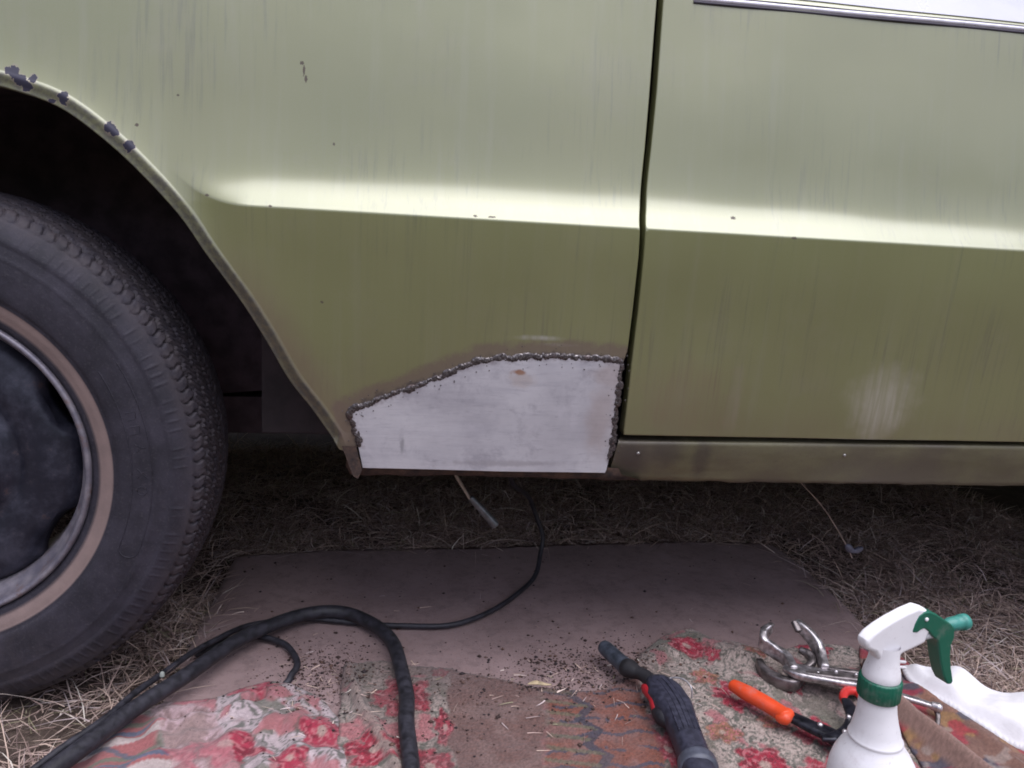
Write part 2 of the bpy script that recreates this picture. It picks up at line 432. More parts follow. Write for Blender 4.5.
chips = [chip(*c) for c in ((14, 72, 5, 6), (20, 80, 5, 6), (27, 86, 6, 5), (33, 79, 4, 4), (63, 98, 5, 6), (110, 128, 5, 6), (114, 132, 5, 4), (129, 146, 5, 6), (8, 70, 3, 4), (52, 101, 4, 2))]
specks = [chip(*c) for c in ((302, 63, 2, 2), (304, 70, 1.3, 5), (306, 79, 1.3, 4), (207, 195, 2, 1.3), (270, 206, 2, 1.2), (475, 216, 2.4, 1.2), (492, 217, 4, 1.1), (137, 125, 2, 1.5), (334, 144, 1.5, 1.5), (178, 95, 1.2, 1.2), (322, 302, 1.5, 1.5), (733, 218, 3, 2), (794, 238, 3, 1.5), (738, 4, 9, 3), (765, 7, 4, 3))]
white_scuffs = [(tuple(S(540, 338)), (.035, .05, .004), .6, (.5, .48, .45)), (tuple(S(560, 345)), (.03, .05, .003), .5, (.5, .48, .45))]
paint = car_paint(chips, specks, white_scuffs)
paint_door = car_paint([], specks[-4:], [(tuple(S(880, 405)), (.055, .05, .055), .75, (.46, .43, .36)), (tuple(S(690, 400)), (.09, .05, .06), .35, (.20, .11, .08)), (tuple(S(735, 400)), (.012, .05, .06), .4, (.3, .26, .2))])

def fender_attr(V):
    x, z = V[:, 0], V[:, 2]
    d = dist_poly(x, z, WELDXZ); burn = np.clip(1-d/.026, 0, 1)
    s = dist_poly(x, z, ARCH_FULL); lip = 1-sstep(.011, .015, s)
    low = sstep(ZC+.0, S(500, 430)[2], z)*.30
    low = low+.95*(1-sstep(.018, .065, s+.02*fbm(x*40, z*40, 5)))*sstep(ZC-.01, ZC-.12, z)  # shade gradient along the lower arch, painted through the dirt mask
    return np.stack([burn, lip, np.clip(low, 0, 1)], 1)
def door_attr(V):
    x, z = V[:, 0], V[:, 2]
    low = sstep(ZC+.0, door_zb, z)*.28+.25*sstep(door_zb+.05, door_zb, z)
    return np.stack([0*x, 0*x, np.clip(low, 0, 1)], 1)

# steel, weld, rubber, dirt ---------------------------------------------------
def m_patch():
    q = NT('bare_sheet_steel')
    n1 = q.noise(9, 5, .6); br = q.noise(1, 5, .65, q.scl((14, 30, 150))); br2 = q.noise(1, 4, .6, q.scl((160, 30, 22)))
    base = q.mix(q.ramp(n1, .3, .7), (.50, .485, .52), (.65, .635, .665))
    base = q.mix(q.ramp(br, .45, .75, 0, .30), base, (.33, .315, .36))
    base = q.mix(q.ramp(br2, .55, .8, 0, .25), base, (.60, .58, .61))
    for c, r, amt, colr in ((S(519, 372), (.011, .05, .004), .9, (.30, .13, .06)), (S(521, 380), (.02, .05, .012), .35, (.42, .31, .24)), (S(402, 445), (.003, .05, .014), .6, (.22, .22, .23)), (S(505, 463), (.09, .05, .005), .45, (.28, .25, .26)), (S(440, 400), (.06, .05, .02), .25, (.28, .265, .31)), (S(480, 425), (.03, .05, .02), .25, (.29, .275, .32))):
        m = q.spots([(tuple(c), r)], 120, .55); base = q.mix(q.math('MULTIPLY', q.ramp(m, .3, 1.1, 1, 0), amt), base, colr)
    sw = q.noise(1, 5, .7, q.scl((30, 30, 260)), 1.5); base = q.mix(q.ramp(sw, .52, .72, 0, .40), base, (.30, .285, .33)); base = q.mix(q.ramp(q.noise(26, 6, .75), .50, .72, 0, .55), base, (.31, .295, .34)); base = q.mix(q.ramp(q.noise(13, 5, .7, None, 1.0), .52, .70, 0, .55), base, (.62, .60, .64))
    rs = q.spots([(tuple(S(600, 420)), (.018, .05, .06)), (tuple(S(612, 375)), (.03, .05, .02))], 50, .6); base = q.mix(q.ramp(rs, .3, 1.3, .45, 0), base, (.40, .31, .28))
    e = q.attr('Col'); sep = q.n('ShaderNodeSeparateColor'); q.l(e, sep.inputs[0])
    bn = q.math('MULTIPLY', sep.outputs[0], q.ramp(q.noise(160, 5, .7), .25, .75, .3, 1.0))
    base = q.mix(q.ramp(bn, .3, .9, 0, .7), base, (.20, .16, .17))
    q.P(base=base, rough=q.ramp(br, .2, .8, .42, .60), metal=.22, spec=.5, normal=q.bump(br, .10, .0006)); return q.m
def m_weld():
    q = NT('weld_metal'); n = q.noise(420, 4, .7); n2 = q.noise(90, 4)
    base = q.mix(q.ramp(n, .45, .70), (.050, .040, .041), (.30, .275, .275))
    base = q.mix(q.ramp(n2, .5, .75, 0, .6), base, (.085, .048, .040))
    q.P(base=base, rough=q.ramp(n, .3, .7, .55, .30), metal=q.ramp(n, .45, .65, .3, .9), normal=q.bump(q.noise(700, 3), .4, .0005)); return q.m
def m_rust():
    q = NT('rusty_underside'); n = q.noise(70, 6, .7)
    q.P(base=q.mix(q.ramp(n, .3, .7), (.025, .017, .016), (.095, .055, .038)), rough=.85, normal=q.bump(q.noise(300, 4), .5, .001)); return q.m
def m_sill():
    q = NT('grimy_olive_sill'); n = q.noise(1, 5, .65, q.scl((12, 30, 40))); f = q.noise(260, 5, .7); big = q.noise(7, 4)
    base = q.mix(q.ramp(n, .3, .7), (.130, .120, .066), (.175, .162, .092))
    base = q.mix(q.ramp(big, .4, .65, 0, .6), base, (.090, .070, .062))
    base = q.mix(q.ramp(f, .5, .75, 0, .4), base, (.09, .07, .06))
    x0, x1 = S(612, 460), S(700, 460)
    m = q.spots([(tuple(Yp(630, 458, .03)), (.022, .08, .03)), (tuple(Yp(668, 452, .03)), (.022, .08, .018)), (tuple(Yp(702, 458, .03)), (.012, .08, .03))], 60, .5)
    base = q.mix(q.ramp(m, .3, 1.5, .55, 0), base, (.050, .038, .040))
    q.P(base=base, rough=q.ramp(n, .2, .8, .40, .62), metal=.15, coat=.15, coatr=.3, normal=q.bump(f, .25, .0008)); return q.m
def m_rubber():
    q = NT('tyre_rubber'); n = q.noise(26, 6, .65); f = q.noise(380, 4)
    base = q.mix(q.ramp(n, .3, .7), (.017, .0155, .023), (.037, .033, .047))
    base = q.mix(q.ramp(f, .5, .8, 0, .3), base, (.10, .088, .095))
    a = q.attr('Col'); sep = q.n('ShaderNodeSeparateColor'); q.l(a, sep.inputs[0])
    base = q.mix(q.math('MULTIPLY', sep.outputs[0], q.ramp(n, .2, .7, .75, 1)), base, (.25, .180, .165))      # stained band
    base = q.mix(q.math('MULTIPLY', sep.outputs[1], q.ramp(q.noise(60, 6, .7), .3, .65, .1, .85)), base, (.072, .058, .062))   # dried mud
    q.P(base=base, rough=.68, spec=.4, normal=q.bump(f, .35, .0008)); return q.m
def m_rim():
    q = NT('steel_rim_paint'); n = q.noise(30, 6, .7); f = q.noise(200, 4)
    base = q.mix(q.ramp(n, .35, .7), (.14, .13, .165), (.27, .245, .27))
    base = q.mix(q.ramp(q.noise(55, 6, .7), .52, .7, 0, .7), base, (.17, .10, .085))
    q.P(base=base, rough=q.ramp(n, .2, .8, .35, .6), metal=.35, normal=q.bump(f, .3, .0006)); return q.m
def m_disc():
    q = NT('dark_wheel_disc'); n = q.noise(24, 6, .7)
    base = q.mix(q.ramp(n, .4, .75), (.020, .021, .034), (.075, .075, .105))
    base = q.mix(q.ramp(q.noise(48, 6, .7), .58, .72, 0, .6), base, (.11, .065, .055))
    q.P(base=base, rough=q.ramp(n, .2, .8, .28, .55), metal=.3, normal=q.bump(q.noise(160, 4), .15, .0006)); return q.m
MAT_PATCH, MAT_WELD, MAT_RUST, MAT_SILL = m_patch(), m_weld(), m_rust(), m_sill()
MAT_RUBBER, MAT_RIM, MAT_DISC = m_rubber(), m_rim(), m_disc()
MAT_DARK = plain('underbody_black', (.062, .045, .054), .9, 0, 30, .4, .4, .002)
MAT_SPLASH = plain('muddy_inner_panel', (.032, .024, .026), .85, 0, 40, .4, .4, .001)
MAT_CHROME = plain('dull_bright_trim', (.66, .64, .70), .35, .25, 90, .1, .1)

# =================================================================== CAR: build
car = empty('car', (0, .8, 0))
tag(car, 'olive green car with bare steel repair patch welded into its lower fender', 'car')
_ar = resample(ARCH_FULL, .004); _tg = np.gradient(_ar, axis=0); _tg /= np.linalg.norm(_tg, axis=1)[:, None]
_on = np.stack([-_tg[:, 1], _tg[:, 0]], 1)
if ((_ar+_on*.01-np.array([WX, WZ]))**2).sum() < ((_ar-np.array([WX, WZ]))**2).sum(): _on = -_on
lip_rings = np.vstack([_ar+_on*d for d in (.003, .006, .009, .0105, .0115, .0125, .0135, .0145, .0155, .0175, .021)])
_xx = np.arange(Yp(140, 190)[0], XB+.01, .0025); _zz = ZC+.029*np.clip((XB-_xx)/(XB-XC), 0, 1.7)**2.26
lip_rings = np.vstack([lip_rings]+[np.stack([_xx, _zz+d], 1) for d in (-.006, -.0042, -.003, -.0022, -.0014, -.0006, .0002, .001, .0018, .003, .005, .008, .0115, .015, .019)])
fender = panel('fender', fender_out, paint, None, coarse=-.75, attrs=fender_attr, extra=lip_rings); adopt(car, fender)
door = panel('door', door_out, paint_door, None, attrs=door_attr); adopt(car, door)

def patch_attr(V): return np.stack([np.clip(1-dist_poly(V[:, 0], V[:, 2], WELDXZ)/.014, 0, 1)]*3, 1)
pp = WELDXZ.copy()
patch_out = np.vstack([pp[1:], Sxz([(605, 472), (500, 470.5), (363, 467)])])
patch = panel('patch_panel', patch_out, MAT_PATCH, None, step=.004, off=.0016, depth=.006, r=.0008, attrs=patch_attr); adopt(car, patch)
patch['label'] = 'bare pale steel repair patch'

# weld bead: overlapping solidified dollops along the seam
def weld_bead():
    P = resample(WELD_PATH, .0006); n = len(P)
    T = np.gradient(P, axis=0); T /= np.linalg.norm(T, axis=1)[:, None]
    e = .001
    gx = (body_y(P[:, 0]+e, P[:, 2])-body_y(P[:, 0]-e, P[:, 2]))/(2*e); gz = (body_y(P[:, 0], P[:, 2]+e)-body_y(P[:, 0], P[:, 2]-e))/(2*e)
    N = np.stack([gx, -np.ones(n), gz], 1); N /= np.linalg.norm(N, axis=1)[:, None]
    # smooth corner turning
    for _ in range(6): T[1:-1] = (T[:-2]+T[1:-1]*2+T[2:])/4
    Sd = np.cross(T, N)
    u = np.arange(n)*.0006
    # overlapping dollops, each with its own size and side step
    wid = np.full(n, .0034); hgt = np.full(n, .0009); lat0 = np.zeros(n); c_ = 0.0; rr_ = np.random.default_rng(5)
    while c_ < u[-1]:
        r_ = rr_.choice((.0032, .0045, .0052, .0066))*rr_.uniform(.9, 1.1); hh_ = rr_.uniform(.0008, .0019); o_ = rr_.uniform(-.0014, .0014)
        q_ = np.clip(1-((u-c_)/r_)**2, 0, 1)**.5
        new = (hh_*q_ > hgt); lat0 = np.where(q_*r_ > wid, o_, lat0); wid = np.maximum(wid, q_*r_*.84); hgt = np.maximum(hgt, hh_*q_)
        c_ += rr_.uniform(.0016, .0062) if rr_.random() > .05 else rr_.uniform(.006, .009)
    wid[:12] *= np.linspace(.4, 1, 12); wid[-12:] *= np.linspace(1, .4, 12)
    K = 15; V = []
    for k in range(K):
        a = math.pi*k/(K-1); lat = -math.cos(a); hh = math.sin(a)
        bumpy = .0017*(fbm(u*330+k*1.1, u*0+k*.9, 5, 3)-.5)
        c = P+Sd*((lat*wid+lat0+bumpy*.6)[:, None])+N*((hh*hgt+bumpy*hh-.0006+.0016*hh)[:, None])
        V.append(c)
    V = np.stack(V, 1).reshape(-1, 3)
    fs = []
    for i in range(n-1):
        for k in range(K-1):
            a = i*K+k; fs.append((a, a+K, a+K+1, a+1))
    # spatter balls
    V = list(V)
    for _ in range(90):
        i = random.randrange(n); r = random.uniform(.0004, .0011); sd_ = random.choice((-1, 1))*random.uniform(.006, .014)
        c = P[i]+Sd[i]*sd_; c[1] = body_y(np.array([c[0]]), np.array([c[2]]))[0]-.0018; b = len(V)
        for d in ((1, 0, 0), (0, 0, 1), (-1, 0, 0), (0, 0, -1), (0, -1, 0)): V.append(c+np.array(d)*r)
        fs += [(b, b+1, b+4), (b+1, b+2, b+4), (b+2, b+3, b+4), (b+3, b, b+4)]
    return mesh('weld_bead', np.array(V), fs, MAT_WELD, None)
weld = weld_bead(); adopt(fender, weld)

# bottom flange behind the patch, sill
def strip(name, rows, mat, smooth=True):
    """rows: list of polylines (same count) lofted"""
    n = len(rows[0]); V = np.vstack(rows); fs = []
    for i in range(len(rows)-1):
        for k in range(n-1):
            fs.append((i*n+k, i*n+k+1, (i+1)*n+k+1, (i+1)*n+k))
    return mesh(name, V, fs, mat, None, smooth)
def rowline(pxs, y, n=60, wob=0.0, seed=0, x_end=None):
    P = np.array([Yp(*p, y) for p in pxs])
    if x_end is not None:
        d = (P[-1]-P[-2])/(P[-1]-P[-2])[0]; e = P[-1]+d*(x_end-P[-1][0]); e[2] = P[-1][2]; P = np.vstack([P, e])
    R = resample(P, .004)
    idx = np.linspace(0, len(R)-1, n).astype(int); R = R[idx]
    if wob: R[:, 2] += wob*(fbm(R[:, 0]*60, R[:, 0]*0, seed, 4)-.5)*2; R[:, 1] += wob*.6*(fbm(R[:, 0]*50, R[:, 0]*0+4, seed, 4)-.5)
    return R
yb0 = float(S(480, 468)[1])
fl = strip('bottom_flange', [rowline([(346, 460), (480, 463), (618, 468)], yb0+.006, 90), rowline([(346, 467), (480, 471), (622, 475)], yb0+.006, 90), rowline([(350, 474), (480, 474.5), (640, 480)], yb0+.009, 90, .0016, 3), rowline([(350, 475), (480, 476), (640, 481)], yb0+.022, 90, .0016, 3), rowline([(350, 466), (480, 466), (640, 472)], yb0+.045, 90)], MAT_RUST); adopt(car, fl)
ys = float(S(800, 438)[1])
top = [(619, 439.5), (800, 441.5), (1024, 444.5)]
mid = lambda d: [(619-.03*d*10, 439.5+d), (800, 441.5+d), (1024, 444.5+d)]
rows = [rowline(mid(-8), ys+.034, 200, 0, 0, 2.8), rowline(mid(-.5), ys+.012, 200, 0, 0, 2.8), rowline(mid(1.2), ys+.0055, 200, 0, 0, 2.8), rowline(mid(3.0), ys+.0035, 200, .0004, 2, 2.8), rowline(mid(6), ys+.0035, 200, .0005, 2, 2.8),
        rowline(mid(20), ys+.010, 200, .0006, 4, 2.8), rowline(mid(32), ys+.017, 200, .0009, 5, 2.8), rowline([(606, 474.5), (800, 479), (1024, 481.5)], ys+.020, 200, .0014, 6, 2.8), rowline([(606, 478), (800, 481.5), (1024, 484.5)], ys+.021, 200, .0016, 7, 2.8), rowline([(606, 480), (800, 483), (1024, 486)], ys+.030, 200, .0016, 7, 2.8), rowline([(606, 470), (800, 472), (1024, 476)], ys+.075, 200, 0, 0, 2.8)]
sill = strip('sill', rows, MAT_SILL); adopt(car, sill)
MAT_SCREW = plain('zinc_screw', (.42, .40, .38), .4, .7)
for p in ((638, 453), (844, 455)):
    c = Yp(*p, ys+.008); sc = lathe('screw', [(.0005, -.0028), (.0016, -.0024), (.0024, -.0012), (.0026, .004)], MAT_SCREW, None, 'y', tuple(c), 12); adopt(sill, sc)

# bright trim strip along the door shoulder, with the thin line above it
tr_px = [(694, 2.6), (760, 8.5), (850, 17), (940, 25), (1024, 33)]
TR = np.array([S(*p) for p in tr_px]); dd = (TR[-1]-TR[-2]); dd /= dd[0]; e_ = TR[-1]+dd*(1.0-TR[-1][0]); e_[2] = TR[-1][2]
TR = catmull(np.vstack([TR, e_]), 10)
trim = tube('trim_strip', TR+np.array([0, .0016, .0046]), .0028, MAT_CHROME, None, 10, flat=1.1); adopt(door, trim)
MAT_GASKET = plain('dark_trim_line', (.05, .042, .06), .6)
tl = tube('trim_gasket', TR+np.array([0, -.0002, .0004]), .0017, MAT_GASKET, None, 8); adopt(door, tl)
up_ = np.array([[p[0], float(body_y(np.array([p[0]]), np.array([p[2]+.0085]))[0])-.0004, p[2]+.0085] for p in TR])
tl2 = tube('trim_line', up_, .0008, MAT_GASKET, None, 8); adopt(door, tl2)

belt_out = np.array([[gapD[0, 0]+.012, ZT+.0105], [gapD[0, 0]+.012, ZTOP-.002], [X_R-.004, ZTOP-.002], [X_R-.004, ZT+.0105]])
belt = panel('pale_shoulder_strip', belt_out, plain('pale_satin_strip', (.45, .45, .49), .35, .1, 25, .06, .05), None, step=.006, off=.0014, depth=.006, r=.0008); adopt(car, belt)  # pale strip over the door shoulder, above the trim line
# rest of the shell: door shut pillar behind the gap, bonnet, far side, floor, wheel housing
yT = float(body_y(np.array([.2]), np.array([ZTOP]))[0])
gx = (gapF[:, 0].mean()+gapD[:, 0].mean())/2
MAT_PLAINPAINT = plain('olive_body_paint', (.20, .20, .10), .4, .3, 20, .1, .05)
adopt(car, box('door_pillar', (gapF[:, 0].min()-.05, .16, z_low+.03), (gapD[:, 0].max()+.10, .22, ZTOP-.02), MAT_DARK))
adopt(car, box('bonnet', (X_L, yT+.002, ZTOP-.012), (gapF[0, 0]+.02, 1.60, ZTOP+.004), MAT_PLAINPAINT, None, .004))
adopt(car, box('cabin_floor_cover', (gapF[0, 0]+.024, yT+.002, ZTOP-.012), (X_R, 1.60, ZTOP+.002), MAT_PLAINPAINT, None, .004))
adopt(car, box('rear_quarter', (X_R+.006, .05, z_low+.05), (2.9, 1.60, ZTOP), MAT_PLAINPAINT, None, .02))
adopt(car, box('far_side', (X_L, 1.60, .17), (2.9, 1.63, ZTOP), MAT_PLAINPAINT, None, .004))
adopt(car, box('front_panel', (X_L-.03, .04, .30), (X_L, 1.60, ZTOP), MAT_PLAINPAINT, None, .004))
adopt(car, box('floor_pan', (ARCH[-1, 0]+.03, .09, z_low+.012), (2.88, 1.58, z_low+.05), MAT_DARK))
adopt(car, box('engine_bay_floor', (X_L+.02, .36, .272), (ARCH[-1, 0]+.03, 1.58, .33), MAT_DARK))
# wheel housing: a skin running inwards from the arch edge, closed by an inner wall
AF = resample(ARCH_FULL, .02); yA = body_y(AF[:, 0], AF[:, 1])
cen = np.array([WX, WZ])
rows = []
for yy, k in ((.012, 1.0), (.03, 1.015), (.12, 1.03), (.34, 1.03)):
    q = cen+(AF-cen)*k; rows.append(np.stack([q[:, 0], np.maximum(yA+.004, yA*0+yy), q[:, 1]], 1))
q = cen+(AF-cen)*.3; rows.append(np.stack([q[:, 0], q[:, 0]*0+.345, np.maximum(q[:, 1], .3)], 1))
wh = strip('wheel_housing', rows, MAT_DARK); adopt(car, wh)
a0, a1, a2 = Yp(262, 432, .14), Yp(350, 440, .14), Yp(240, 300, .14)
sp = box('splash_panel', (a0[0], .138, a0[2]), (a1[0]+.02, .142, a2[2]), MAT_SPLASH, None, .001); adopt(car, sp)
tabs = mesh('corner_bracket', [Yp(342, 446, .022), Yp(356, 446, .022), Yp(362, 470, .022), Yp(358, 479, .022), Yp(353, 476, .022), Yp(349, 466, .022)]+[Yp(342, 446, .03), Yp(356, 446, .03), Yp(362, 470, .03), Yp(358, 479, .03), Yp(353, 476, .03), Yp(349, 466, .03)],
            [(5, 4, 3, 2, 1, 0), (6, 7, 8, 9, 10, 11)]+[(k, (k+1) % 6, 6+(k+1) % 6, 6+k) for k in range(6)], MAT_RUST, None, False); adopt(car, tabs)

# =================================================================== wheel
wheel = empty('wheel', (0, 0, 0)); wheel.parent = car; wheel.matrix_parent_inverse = Matrix.Translation((0, -.8, 0))
def make_tyre(y_out, R=.316, name='tyre'):
    # profile r, y (y from outer face inward)
    pr = [(.185, .022), (.187, .014), (.191, .0105), (.199, .0085), (.206, .0060), (.215, .0045), (.2175, .0035), (.219, .0020), (.225, .0008), (.235, .0002), (.248, .0000), (.260, .0008), (.272, .0030), (.2755, .0036), (.2765, .0030), (.280, .0036), (.290, .0085), (.298, .0130)]
    tr = [(.301, .0165), (.305, .0205), (.308, .0245), (.3100, .0295), (.3115, .034)]
    W = .185
    yy = np.linspace(.037, W/2, 24)
    crown = [(R-.0045*((W/2-y)/(W/2-.034))**2, y) for y in yy]
    half = pr+tr+crown
    prof = half+[(r, W-y) for r, y in half[::-1]]
    prof = np.array(prof)
    # resample sidewall more densely
    prof = resample(prof, .0022)
    n = 1300; m = len(prof)
    th = np.linspace(0, 2*math.pi, n, endpoint=False)
    TH, RI = np.meshgrid(th, prof[:, 0]); _, YI = np.meshgrid(th, prof[:, 1])
    yc = np.minimum(YI, W-YI)                 # distance from the outer/inner face
    r = RI.copy(); arc = TH*R
    # tread: zig-zag grooves + lateral sipes + shoulder blocks
    tread = sstep(.012, .020, yc)*(RI > .294)
    zig = .0030*(np.abs(((arc/.0190) % 1)-.5)*4-1)
    groove = np.zeros_like(r)
    for g in (.034, .058, .083):
        groove = np.maximum(groove, 1-sstep(.0016, .0030, np.abs(yc-g-zig)))
    lat = np.abs((((arc+.35*(yc-.03)+.003*np.sin(yc*400))/.0150) % 1)-.5)*.0150
    sipe = (1-sstep(.0007, .0015, lat))*sstep(.0125, .016, yc)*(yc < .034)
    lat2 = np.abs((((arc*1.0+.006+.8*yc)/.0078) % 1)-.5)*.0078
    sipe2 = (1-sstep(.0005, .0012, lat2))*(yc >= .034)*.6
    r -= tread*(.0064*np.maximum(groove, np.maximum(sipe*.85, sipe2)))
    r -= tread*.0018*fbm(arc*220, yc*220, 6, 3)
    # sidewall: short raised ribs below the shoulder and moulded rings
    rib = (1-sstep(.0006, .0014, np.abs(((TH*.27/.0105) % 1)-.5)*.0105))*sstep(.278, .282, RI)*(1-sstep(.290, .294, RI))*(YI < .02)
    y = YI.copy(); y -= rib*.0008*(fbm(TH*40, RI*0, 8, 2) > .4)
    y -= .0009*np.exp(-((RI-.2145)/.0010)**2)*(YI < .03)+.0007*np.exp(-((RI-.262)/.0012)**2)*(YI < .03)
    x = WX+r*np.cos(TH); z = WZ+r*np.sin(TH)
    zmin = .004
    sq = np.clip(zmin+.02-z, 0, None); z = np.maximum(z, zmin); y = y-(.10*sq)*(yc < .05)*np.sign(W/2-YI)
    V = np.stack([x, y_out+y, z], -1).reshape(-1, 3)
    i = np.arange(m-1)[:, None]*n; k = np.arange(n)[None, :]; k2 = (k+1) % n
    T = np.stack([i+k, i+n+k, i+n+k2, i+k2], -1).reshape(-1, 4)
    band = (sstep(.1965, .1978, RI)*(1-sstep(.2120, .2135, RI))*(YI < .05)).ravel()
    mud = np.clip(sstep(.280, .310, RI)*.8+sstep(.16, .02, z)*.6, 0, 1).ravel()
    return fast_mesh(name, V, T, MAT_RUBBER, None, np.stack([band, mud, 0*mud], 1), True)
Y_OUT = .030
tyre = make_tyre(Y_OUT); tyre.parent = wheel
# raised oval outline and moulded marks on the sidewall (too worn to read)
def on_wall(r, ang, lift=.0): # ang in degrees, 0 = +x
    a = math.radians(ang); yy = np.interp(r, [.21, .222, .235, .248, .26, .272], [.0030, .0008, .0002, 0, .0008, .003]); return np.array([WX+r*math.cos(a), Y_OUT+yy-lift, WZ+r*math.sin(a)])
ov = [on_wall(.257, a) for a in np.linspace(30, -22, 30)]+[on_wall(.246+.011*math.cos(q), -22-2.56*math.sin(q)) for q in np.linspace(.3, math.pi-.3, 9)]+[on_wall(.235, a) for a in np.linspace(-21, 30, 30)]
ovo = tube('moulded_outline', catmull(ov, 3), .0007, MAT_RUBBER, None, 6); ovo.parent = tyre
for k, (r0, a0_, kind) in enumerate(((.246, 16, 0), (.246, 12, 0), (.246, 7, 1), (.246, 0, 3), (.246, -5, 2))):
    w_ = 1.3; h_ = .0055
    L = {0: [(-.8, -1), (-.8, 1), (.8, .6), (.8, -1)], 1: [(-1, -1), (0, .2), (1, -.8), (0, .2), (0, 1)], 2: [(math.cos(t)*.9, math.sin(t)) for t in np.linspace(0, 6.28, 13)], 3: [(-1, -1), (1, 1), (0, 0), (-1, 1), (1, -1)]}[kind]
    pts = [on_wall(r0+v*h_, a0_-u*w_) for u, v in L]
    mk = tube('moulded_mark', np.array(pts), .0005, MAT_RUBBER, None, 5); mk.parent = tyre

def make_rim():
    o = (WX, Y_OUT, WZ)
    prof = [(.1735, .020), (.1742, .013), (.1735, .0095), (.1715, .0075), (.1690, .0085), (.1670, .012), (.1655, .018), (.1640, .026), (.1600, .032), (.1570, .036), (.1545, .046), (.1530, .060), (.1500, .075), (.150, .14), (.165, .150), (.172, .16)]
    return lathe('rim', [(r*1.075, h) for r, h in prof], MAT_RIM, None, 'y', o, 128)
rim = make_rim(); rim.parent = wheel
def make_disc():
    # pressed disc with four cut-outs against the rim
    n = 160; prof = [(.1525, .062), (.1500, .050), (.1440, .043), (.1360, .040), (.126, .037), (.115, .035), (.104, .036), (.096, .040), (.090, .042), (.082, .036), (.074, .026), (.066, .022), (.050, .022), (.038, .023), (.034, .018), (.033, .004), (.028, .000), (.012, -.002), (.0, -.002)]
    V = []; fs = []
    for r, h in prof:
        r = r*1.075
        for k in range(n):
            a = 2*math.pi*k/n
            u_ = ((math.degrees(a)-26+30) % 60-30)/13.0; cut = .0155*max(0, 1-u_*u_)**.6*min(1, max(0, (r-.146)/.012)); rr = r-cut
            V.append((WX+rr*math.cos(a), Y_OUT+h+.0006*math.sin(9*a+r*90), WZ+rr*math.sin(a)))
    for i in range(len(prof)-1):
        for k in range(n):
            k2 = (k+1) % n; fs.append(((i+1)*n+k, (i+1)*n+k2, i*n+k2, i*n+k))
    o = mesh('wheel_disc', V, fs, MAT_DISC, None); sdm = o.modifiers.new('thickness', 'SOLIDIFY'); sdm.thickness = .004; sdm.offset = -1
    return o
disc = make_disc(); disc.parent = wheel
for k in range(5):
    a = math.radians(20+72*k); c = (WX+.055*math.cos(a), Y_OUT+.021, WZ+.055*math.sin(a))
    nutp = lathe('wheel_nut', [(.0001, -.016), (.006, -.016), (.0095, -.013), (.0098, .004)], MAT_RIM, None, 'y', c, 6); nutp.parent = wheel
drum = lathe('brake_drum', [(.0, .07), (.11, .07), (.115, .08), (.115, .15), (.0, .15)], MAT_DARK, None, 'y', (WX, Y_OUT, WZ), 48); drum.parent = wheel

# =================================================================== GROUND
def m_soil():
    q = NT('dry_soil'); n = q.noise(18, 6, .7); f = q.noise(240, 5, .7)
    base = q.mix(q.ramp(n, .3, .7), (.060, .043, .037), (.110, .080, .066)); base = q.mix(q.ramp(f, .45, .75, 0, .6), base, (.19, .15, .115))
    ln = q.n('ShaderNodeVectorMath'); ln.operation = 'LENGTH'; q.l(q.pos(), ln.inputs[0]); base = q.mix(q.ramp(ln.outputs['Value'], 3, 9), base, q.mix(q.ramp(q.noise(.6, 6, .7), .35, .65), (.050, .062, .026), (.13, .12, .065)))     # greener colour for the unseen slopes added to block low sky
    q.P(base=base, rough=.95, spec=.2, normal=q.bump(f, .8, .004)); return q.m
MAT_SOIL = m_soil()
def ground_z(x, y): return .30*np.clip(np.hypot(x, y)-9, 0, 45)+.012*(fbm(x*6, y*6, 21, 3)-.5)+.006*(fbm(x*30, y*30, 22, 2)-.5)-.006  # outer ground rises into unseen slopes, added to cut low sky light
ax = np.unique(np.r_[-400, -120, -40, -25, -15, -12, -9, -6, -3, -2, np.arange(-1.4, 1.6, .03), 2, 3, 6, 9, 12, 15, 25, 40, 120, 400])
ay = np.unique(np.r_[-400, -120, -40, -25, -15, -12, -9, -6, -3, -1.5, np.arange(-.8, 1.6, .03), 2, 3, 6, 9, 12, 15, 25, 40, 120, 400])
X, Y = np.meshgrid(ax, ay); Zg = ground_z(X, Y)
nx = len(ax); i = np.arange(len(ay)-1)[:, None]*nx; k = np.arange(nx-1)[None, :]
ground = fast_mesh('ground', np.stack([X, Y, Zg], -1).reshape(-1, 3), np.stack([i+k, i+k+1, i+nx+k+1, i+nx+k], -1).reshape(-1, 4), MAT_SOIL, None, None, True)
ground['kind'] = 'structure'
